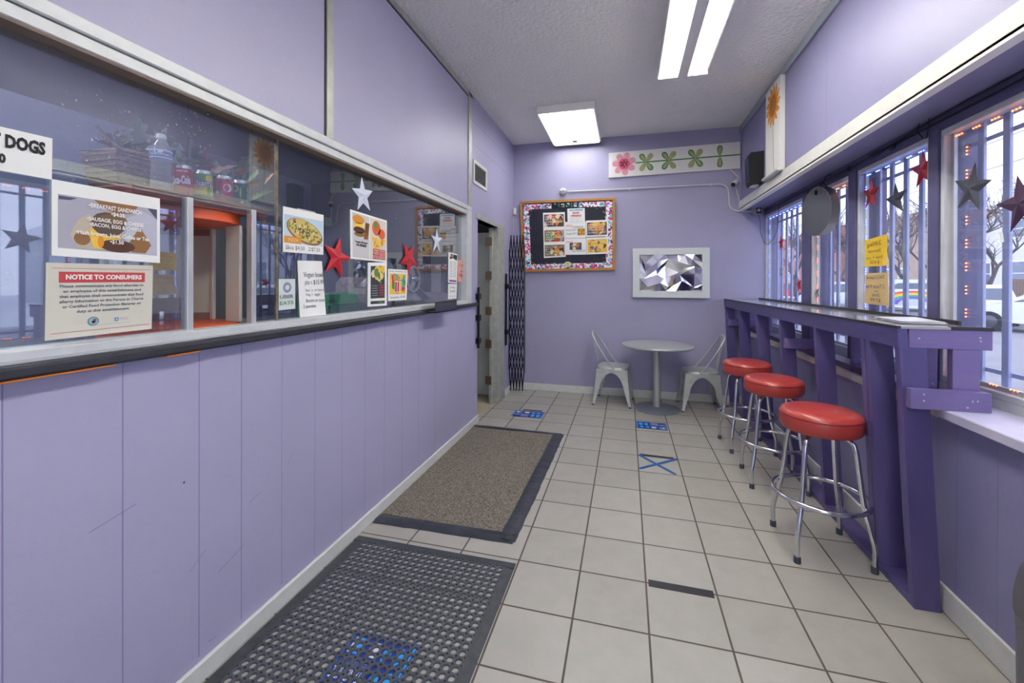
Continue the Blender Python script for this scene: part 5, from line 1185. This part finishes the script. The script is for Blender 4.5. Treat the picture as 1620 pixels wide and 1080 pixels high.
# things standing on the worktop inside
XK = -2.0; KZ = 1.246
GB = P('green plastic bin', (46, 150, 84), .4)
r = empty('storage_bin', (XK, -.05, KZ), 'green open fronted plastic bin behind the service window', 'storage bin')
y0_, y1_ = at(512, 480, 'x', -1.9).y, at(566, 480, 'x', -1.9).y; m = MB(); t_ = .006
m.box(-2.1, -1.86, y0_, y1_, KZ, KZ+t_, GB); m.box(-2.1, -2.09, y0_, y1_, KZ, KZ+.15, GB); m.box(-2.1, -1.86, y0_, y0_+t_, KZ, KZ+.15, GB); m.prism([(-2.1, y1_-t_, KZ), (-1.86, y1_-t_, KZ), (-1.86, y1_-t_, KZ+.07), (-1.92, y1_-t_, KZ+.15), (-2.1, y1_-t_, KZ+.15)], (0, t_, 0), GB); m.box(-1.867, -1.86, y0_, y1_, KZ, KZ+.08, GB); m.build('body', r)
m = MB(); m.box(-1.875, -1.845, y0_-.01, y1_+.01, KZ+.075, KZ+.087, GB, .003); m.build('rim', r)
TW = P('terminal white', (206, 204, 200), .4)
yt = at(655, 470, 'x', XK).y
r = empty('card_terminal', (XK, yt, KZ), 'white wedge shaped payment terminal behind the service window', 'payment terminal')
m = MB(); m.prism([(XK-.1, yt-.17, KZ), (XK+.12, yt-.17, KZ), (XK+.10, yt-.17, KZ+.05), (XK-.02, yt-.17, KZ+.165), (XK-.1, yt-.17, KZ+.165)], (0, .34, 0), TW); m.build('body', r)
m = MB(); m.prism([(XK+.095, yt-.03, KZ+.062), (XK-.0, yt-.03, KZ+.155), (XK-.0, yt+.12, KZ+.155), (XK+.095, yt+.12, KZ+.062)], (.004, 0, .004), P('dark screen', (40, 42, 50), .2)); m.build('screen', r)
yfn = at(655, 441, 'x', -1.95).y; zf_ = at(655, 441, 'x', -1.95).z
r = empty('desk_fan', (-1.97, yfn, KZ), 'round chrome desk fan standing above the payment terminal', 'fan')
m = MB(); m.tube([(-1.95, yfn+.11*math.cos(2*PI*k/28), zf_+.11*math.sin(2*PI*k/28)) for k in range(28)], .009, TW, 8, closed=True); m.tube([(-1.99, yfn+.1*math.cos(2*PI*k/28), zf_+.1*math.sin(2*PI*k/28)) for k in range(28)], .006, TW, 8, closed=True); m.build('ring', r)
m = MB(); m.ball((-1.95, yfn, zf_), .035, CHR, 14, 8); m.build('hub', r)
for k in range(3):
    a = k*2*PI/3; m = MB(); m.tube([(-1.95, yfn, zf_), (-1.95, yfn+.105*math.cos(a), zf_+.105*math.sin(a))], [.012, .02], P('clear blade', (190, 196, 204), .2), 8); m.build('blade', r)
m = MB(); m.tube([(-1.99, yfn, KZ+.171), (-1.99, yfn, zf_-.1)], .012, TW, 8); m.build('stand', r)
yq = at(690, 465, 'x', XK).y
m = MB(); m.prism([(XK-.1, yq-.12, KZ), (XK+.1, yq-.12, KZ), (XK+.06, yq-.12, KZ+.1), (XK-.1, yq-.12, KZ+.12)], (0, .34, 0), P('pale tray', (190, 180, 176), .5)); one(m, 'order_tray', 'pale wedge tray right of the payment terminal in the kitchen', 'tray')
y5 = at(703, 440, 'x', -2.1).y; m = MB(); m.box(-2.14, -2.1, y5, y5+.42, KZ, KZ+.42, P('dark poster board', (40, 46, 74), .5)); 
for z in (.08, .24): m.ball((-2.098, y5+.12, KZ+z+.03), .05, RD1, 12, 8, (.05, 1, .5))
m.box(-2.099, -2.096, y5, y5+.42, KZ+.375, KZ+.385, SWH); one(m, 'display_board', 'dark blue display board with red shapes behind the thin menu strip', 'display board')
m = MB(); m.box(-2.3, -1.95, at(560, 450, 'x', -2.1).y, at(600, 450, 'x', -2.1).y, KZ, KZ+.26, P('clear bag contents', (150, 132, 134), .4, var=.4, vscale=30, bump=.8, bscale=25), .05); one(m, 'snack_bag', 'bulging bag of goods behind the green bin in the kitchen', 'bag')
#m = MB(); m.box(-2.25, -2.0, at(612, 470, 'x', -2.1).y, at(655, 470, 'x', -2.1).y, KZ, KZ+.03, P('red tray', (180, 48, 40), .5), .008); m.v = m.v; one(m, 'red_tray', 'flat red tray on the kitchen worktop', 'tray') if False else None
r = empty('refrigerator', (-4.1, .9, 0), 'tall grey kitchen refrigerator deep inside behind the service window', 'refrigerator')
m = MB(); m.box(-4.55, -3.7, .5, 1.3, .02, 2.0, P('fridge grey', (120, 124, 132), .35, .3), .02); m.build('body', r); m = MB(); m.tube([(-3.68, .58, 1.0), (-3.66, .58, 1.05), (-3.66, .58, 1.5), (-3.68, .58, 1.55)], .012, ALU, 8); m.build('handle', r)
r = empty('kitchen_fill_light', (-2.5, -1.4, 2.87), 'tube light added inside the kitchen to brighten the shelf goods', 'ceiling light')  # lamp added to brighten the drinks and the kitchen behind the glass
m = MB(); m.box(-2.55, -2.45, -2.3, -.5, 2.86, 2.899, HOUS, .004); m.build('housing', r); m = MB(); m.tube([(-2.5, -2.25, 2.845), (-2.5, -.55, 2.845)], .014, P('kitchen fill tube', (255, 250, 240), emit=190), 10); m.build('tube', r)

# ================================================================== street outside
def outp(px, depth, z=None, py=None):
    p = CAM+FW*depth+RT*((px-CX)/FPX*depth)
    if z is not None: p.z = z
    elif py is not None: p.z = CAM.z-(py-CY)/FPX*depth
    return p
GZ = -.12
CONC = P('salted concrete', (160, 154, 150), .9, var=.1, vscale=1.5, bump=.3, bscale=20); ASPH = P('pale winter asphalt', (138, 136, 138), .9, var=.12, vscale=.8); SNOW = P('dirty snow', (205, 206, 212), .8, var=.08, vscale=1.2, bump=.5, bscale=4); DASP = P('car shaded asphalt', (104, 106, 112), .6, var=.15, vscale=.6)  # DASP is asphalt darkened to carry the shadow under the cars
def ss(b, mat, name):
    m = MB(); m.box(*b, mat); return struct(m, name)
ss((1.68, 5.2, -40, 140, GZ-.2, GZ), CONC, 'sidewalk'); ss((5.2, 13, -40, 140, GZ-.3, GZ-.08), ASPH, 'street'); ss((13, 17, -40, 140, GZ-.3, GZ-.075), DASP, 'car_shade_lane'); ss((17, 60, -40, 140, GZ-.2, GZ+.02), SNOW, 'snowy_ground')  # third strip: shadow and tyre dark along the cars, painted as a band
m = MB()
for k in range(-6, 24): y = k*1.5; m.box(1.7, 5.2, y-.008, y+.008, GZ, GZ+.001, SEAM)
m.box(3.4, 3.416, -9, 36, GZ, GZ+.001, SEAM); struct(m, 'sidewalk_joints')
ss((-40, 1.6, -40, YF-.3, GZ-.2, GZ), CONC, 'sidewalk')
BRICK = None
def brick_mat(name, c1, c2, mort, scale=1.0):
    mt = P(name, c1, .9); n = mt.node_tree.nodes; L = mt.node_tree.links; tc = n.new('ShaderNodeTexCoord'); sp = n.new('ShaderNodeSeparateXYZ'); cb = n.new('ShaderNodeCombineXYZ'); ad = n.new('ShaderNodeMath')
    L.new(tc.outputs['Object'], sp.inputs[0]); L.new(sp.outputs[0], ad.inputs[0]); L.new(sp.outputs[1], ad.inputs[1]); L.new(ad.outputs[0], cb.inputs[0]); L.new(sp.outputs[2], cb.inputs[1])
    b = n.new('ShaderNodeTexBrick'); b.inputs['Scale'].default_value = 3*scale; b.inputs['Color1'].default_value = (*lin(c1), 1); b.inputs['Color2'].default_value = (*lin(c2), 1); b.inputs['Mortar'].default_value = (*lin(mort), 1); L.new(cb.outputs[0], b.inputs['Vector']); L.new(b.outputs['Color'], n['Principled BSDF'].inputs['Base Color']); return mt
def siding(name, c, c2):
    mt = P(name, c, .8); n = mt.node_tree.nodes; L = mt.node_tree.links; tc = n.new('ShaderNodeTexCoord'); w_ = n.new('ShaderNodeTexWave'); w_.bands_direction = 'Z'; w_.wave_profile = 'SAW'; w_.inputs['Scale'].default_value = 1.6; L.new(tc.outputs['Object'], w_.inputs['Vector']); r = n.new('ShaderNodeValToRGB'); r.color_ramp.elements[0].color = (*lin(c2), 1); r.color_ramp.elements[1].color = (*lin(c), 1); r.color_ramp.elements[1].position = .3; L.new(w_.outputs['Fac'], r.inputs[0]); L.new(r.outputs[0], n['Principled BSDF'].inputs['Base Color']); return mt
WFR = P('white window frame', (226, 226, 226), .6); PANE = P('far window pane', (110, 122, 140), .15); ROOFS = P('snowy roof', (206, 208, 216), .8, var=.1, vscale=.8)
def building(name, label, x0, x1, y0, y1, h, wall, wins, gable=0, flat_edge=WFR):
    r = empty(name, ((x0+x1)/2, (y0+y1)/2, GZ), label, 'building')
    m = MB(); m.box(x0, x1, y0, y1, GZ, h, wall)
    if gable: m.prism([(x0, y0, h), (x0, y1, h), (x0, (y0+y1)/2, h+gable)], (x1-x0, 0, 0), wall)
    m.build('wall', r)
    if gable:
        for s_ in (0, 1):
            ye = y0-.4 if s_ == 0 else y1+.4; ymid = (y0+y1)/2; m = MB(); m.prism([(x0-.4, ye, h-.25), (x0-.4, ymid, h+gable+.05), (x0-.4, ymid, h+gable+.3), (x0-.4, ye, h)], (x1-x0+.8, 0, 0), ROOFS); m.build('roof', r)
    else: m = MB(); m.box(x0-.15, x1+.1, y0-.15, y1+.15, h, h+.35, flat_edge); m.build('cornice', r)
    for (y, z, w_, hh) in wins:
        m = MB(); m.box(x0-.08, x0+.02, y-w_/2-.12, y+w_/2+.12, z-.12, z+hh+.12, WFR); f_ = m.build('window', r); m = MB(); m.box(x0-.1, x0-.08, y-w_/2, y+w_/2, z, z+hh/2-.04, PANE); m.box(x0-.1, x0-.08, y-w_/2, y+w_/2, z+hh/2+.04, z+hh, PANE); m.build('pane', f_)
    return r
building('brick_building', 'long red brick building with white windows far down the street', 26, 38, 62, 112, 8.9, brick_mat('red brick', (150, 84, 72), (170, 106, 92), (190, 176, 168), .7), [(64+k*3.6, z, 1.3, 1.9) for k in range(12) for z in (1.2, 5.2)])
building('brick_building', 'brown brick building behind the yellow paper note', 27, 38, 47.5, 60, 8.3, brick_mat('brown brick', (150, 122, 104), (166, 140, 122), (186, 176, 166), .7), [(50+k*2.8, z, 1.1, 1.7) for k in range(4) for z in (1.2, 5.0)])
building('white_house', 'white clapboard house with a snowy gable roof across the street', 30, 40, 35, 46.5, 4.6, siding('white siding', (214, 214, 216), (180, 180, 188)), [(37.5, 1.4, 1.2, 1.8), (41, 1.4, 1.2, 1.8), (44.3, 1.4, 1.2, 1.8), (41, 5.2, 1.0, 1.3)], gable=3.4)
building('grey_house', 'grey house with a gable roof near the right edge of the windows', 28, 38, 18, 31, 4.6, siding('grey siding', (176, 180, 190), (150, 154, 164)), [(21, 1.4, 1.2, 1.8), (25, 1.4, 1.2, 1.8), (28.5, 1.4, 1.2, 1.8)], gable=3.6)

def make_car(body_rgb, glass_rgb, label, L_=4.6, W_=1.82, Hh=1.62, van=False):
    bm = P('car paint %d %d %d' % body_rgb, body_rgb, .3, .1, coat=.4); gm = P('car glass', glass_rgb, .15); tm = P('tyre', (36, 36, 40), .8); hm = P('wheel rim', (96, 98, 106), .35, .7); dk = P('car dark trim', (52, 54, 60), .6)
    r = empty('parked_car', (0, 0, 0), label, 'car', 'cars parked across the street')
    # local: length along y (front +y), width along x
    h = W_/2
    def sec(prof, w0, w1, mat, m):   # prof list of (y, z); narrowing upward
        zmin = min(z for y, z in prof); zmax = max(z for y, z in prof); A = []; B = []
        for y, z in prof: w_ = w0+(w1-w0)*(z-zmin)/(zmax-zmin); A.append((-w_, y, z)); B.append((w_, y, z))
        n = len(prof); m.add(A+B, [list(range(n)), [n+i for i in range(n)][::-1]]+[(i, n+i, n+(i+1) % n, (i+1) % n) for i in range(n)], mat)
    a = L_/2
    m = MB()
    if van: sec([(-a, .35), (-a-.0, 1.0), (-a+.03, Hh*.62), (a-.5, Hh*.62), (a-.15, .95), (a, .8), (a, .35)], h, h*.97, bm, m)
    else: sec([(-a+.05, .32), (-a, .55), (-a+.04, .95), (-a+.15, 1.02), (a-1.3, 1.0), (a-.35, .88), (a-.05, .72), (a, .5), (a-.05, .32)], h, h*.95, bm, m)
    m.build('body', r)
    m = MB()
    if van: sec([(-a+.03, Hh*.62), (-a+.1, Hh-.05), (-a+.3, Hh), (a-1.5, Hh), (a-.6, Hh*.62)], h*.97, h*.82, bm, m)
    else: sec([(-a+.12, 1.0), (-a+.45, Hh-.1), (-a+.8, Hh), (a-2.1, Hh), (a-1.25, 1.0)], h*.93, h*.72, bm, m)
    m.build('roof', r)
    m = MB(); z0, z1 = (Hh*.64, Hh-.22) if van else (1.05, Hh-.14)
    yb_ = -a+.03 if van else -a+.13; yt_ = -a+.09 if van else -a+.40
    m.add([(-h*.78, yb_-.015, z0), (h*.78, yb_-.015, z0), (h*.64, yt_-.015, z1), (-h*.64, yt_-.015, z1)], [(0, 1, 2, 3)], gm); m.build('rear_window', r)
    for s_ in (-1, 1):
        m = MB(); q0, q1 = h*(.945 if van else .92), h*(.845 if van else .77)
        m.add([(s_*(q0+.012), -a+.45, z0), (s_*(q0+.012), a-1.55+.15, z0), (s_*(q1+.03), a-2.15, z1), (s_*(q1+.03), -a+.75, z1)], [(0, 1, 2, 3)], gm); m.build('side_window', r)
        m = MB(); m.box(s_*h*.72, s_*h*.97, -a-.02, -a+.1, .78, .93, P('tail light', (206, 50, 56), .3), .01); m.build('tail_light', r)
        for yy in (-a+.85, a-.85):
            m = MB(); m.lathe([(0, -.11), (.33, -.11), (.35, -.08), (.35, .08), (.33, .11), (0, .11)], tm, c=(s_*(h-.1), yy, .35), seg=22, axis='x'); w_ = m.build('wheel', r); m = MB(); m.lathe([(0, -.005), (.2, -.005), (.21, .0)], hm, c=(s_*(h+.015), yy, .35), seg=18, axis='x'); m.build('hub_cap', w_)
    m = MB(); m.box(-h*.9, h*.9, -a-.04, -a+.1, .38, .52, dk, .02); m.build('bumper', r); m = MB(); m.box(-.26, .26, -a-.03, -a-.01, .72, .84, P('number plate', (196, 200, 206), .5)); m.build('number_plate', r)
    return r
WC = (222, 224, 228)
c_ = make_car(WC, (96, 104, 118), 'white suv seen from behind in the nearest window, red tail lights'); p = outp(1556, 18.5, GZ-.08); c_.location = p; c_.rotation_euler.z = -.55
c_ = make_car((224, 226, 228), (80, 92, 108), 'white car cut by the right edge of the nearest window', Hh=1.5); p = outp(1665, 14.5, GZ-.08); c_.location = p; c_.rotation_euler.z = 1.0
c_ = make_car((206, 212, 216), (90, 98, 110), 'white van with a rainbow coloured side seen behind the taco note', L_=5.0, Hh=1.9, van=True); p = outp(1433, 26, GZ-.08); c_.location = p; c_.rotation_euler.z = 1.1
for k, cc in enumerate(((226, 60, 60), (240, 150, 40), (238, 220, 60), (80, 180, 90), (60, 130, 210), (130, 80, 180))):
    m = MB(); R1, R0 = .95-.09*k, .86-.09*k; V = []
    for i in range(17): t = PI*i/16; V += [(.925, -.3+R1*1.6*math.cos(t), .42+R1*.85*math.sin(t)), (.925, -.3+R0*1.6*math.cos(t), .42+R0*.85*math.sin(t))]
    V2 = [(-x, y, z) for x, y, z in V]
    for VV in (V, V2): m.add(VV, [(2*i, 2*i+1, 2*i+3, 2*i+2) for i in range(16)], P('rainbow band %d' % k, cc, .4))
    for o_, pt in ((m, c_),):
        me_o = m.build('rainbow_band', None, org=(0, 0, 0)); me_o.parent = c_
c_ = make_car((214, 218, 222), (60, 66, 76), 'pale suv parked far down the street in the second window', Hh=1.75); p = outp(1325, 30, GZ-.08); c_.location = p; c_.rotation_euler.z = 1.25
c_ = make_car((196, 60, 66), (70, 76, 86), 'red car parked farthest away in the corner window'); p = outp(1240, 44, GZ-.08); c_.location = p; c_.rotation_euler.z = 1.25

# bare trees
BARKM = P('winter bark', (84, 76, 78), .9, var=.2, vscale=3)
def make_tree(seed, hgt):
    rnd = random.Random(seed); r = empty('bare_tree', (0, 0, 0), 'x', 'tree', 'bare winter trees along the street'); mt = MB(); mb = MB()
    def grow(p, d, L_, rad, lv, m):
        n = 3; pts = [p]; q = p.copy(); dd = d.copy()
        for i in range(n): dd = (dd+Vector((rnd.uniform(-.18, .18), rnd.uniform(-.18, .18), rnd.uniform(-.02, .12)))).normalized(); q = q+dd*(L_/n); pts.append(q.copy())
        m.tube(pts, [rad*(1-.4*i/n) for i in range(n+1)], BARKM, 7 if lv < 2 else (4 if lv < 4 else 3), caps=False)
        if lv >= 6: return
        k = 3 if lv < 5 else 2
        for i in range(k):
            a = rnd.uniform(0, 2*PI); s_ = Vector((math.cos(a), math.sin(a), rnd.uniform(-.1, .5))); nd = (dd*.9+s_*rnd.uniform(.45, .85)).normalized(); st = pts[-1] if i < 2 else pts[rnd.randrange(1, n)]
            grow(st, nd, L_*rnd.uniform(.62, .8), rad*.58, lv+1, mb)
    grow(Vector((0, 0, 0)), Vector((0, 0, 1)), hgt*.27, hgt*.022, 0, mt)
    mt.build('trunk', r); b = mb.build('branches', None, org=(0, 0, 0)); b.parent = r; return r
t1 = make_tree(3, 10.5); t1['label'] = 'big bare tree behind the large grey star in the nearest window'; t1.location = outp(1560, 23, GZ)
t2 = make_tree(8, 10); t2['label'] = 'bare tree seen between the red stars in the third window'; t2.location = outp(1436, 30, GZ)
copy_tree(t1, outp(1352, 33, GZ), 2.0, 'bare tree seen beside the round hanging sign')
copy_tree(t2, outp(1262, 40, GZ), 1.2, 'bare tree far down the street in the corner window')
copy_tree(t2, outp(1700, 19, GZ), 4.0, 'bare tree beyond the right edge of the nearest window')
copy_tree(t1, outp(1487, 27, GZ), 3.1, 'bare tree behind the post of the nearest window')
# deck fence, warning sign, wires
WD = P('weathered brown wood', (150, 128, 116), .8, var=.1, vscale=4)
r = empty('wooden_fence', outp(1620, 22, GZ), 'brown wooden railing fence beyond the parked white cars', 'fence'); r['_o'] = tuple(r.location)
a, b_ = outp(1592, 23.5, GZ), outp(1760, 20, GZ); d_ = b_-a; N = 30
for zz in (.5, 1.75): m = MB(); q = Vector((0, 0, zz)); n_ = Vector((-d_.y, d_.x, 0)).normalized()*.05; m.prism([a+q-n_, b_+q-n_, b_+q+n_, a+q+n_], (0, 0, .1), WD); m.build('rail', r)
for k in range(N+1): p = a+d_*(k/N); m = MB(); m.box(p.x-.05, p.x+.05, p.y-.05, p.y+.05, GZ, GZ+1.85, WD); m.build('picket', r)
p = outp(1315, 36, GZ); r = empty('road_sign', p, 'yellow diamond road sign on a pole in the second window', 'road sign'); r['_o'] = tuple(p)
m = MB(); m.tube([p, p+Vector((0, 0, 2.6))], .04, ALU, 6); m.build('pole', r); m = MB(); m.prism([p+Vector((-.03, 0, 1.9))+Vector((0, y, z)) for y, z in ((0, -.5), (.5, 0), (0, .5), (-.5, 0))], (-.03, 0, 0), P('sign yellow', (232, 184, 52), .6)); m.build('sign_plate', r)
for k, (za, lb) in enumerate(((9.2, 'upper power line crossing the sky outside'), (8.2, 'lower power line crossing the sky outside'))):
    m = MB(); m.tube([(18+k, 70*t-10, za-.5*math.sin(PI*t)) for t in [i/14 for i in range(15)]], .02, WBLK, 4); one(m, 'power_line', lb, 'power line', 'power lines')
for o in bpy.data.objects:
    if '_o' in o: del o['_o']
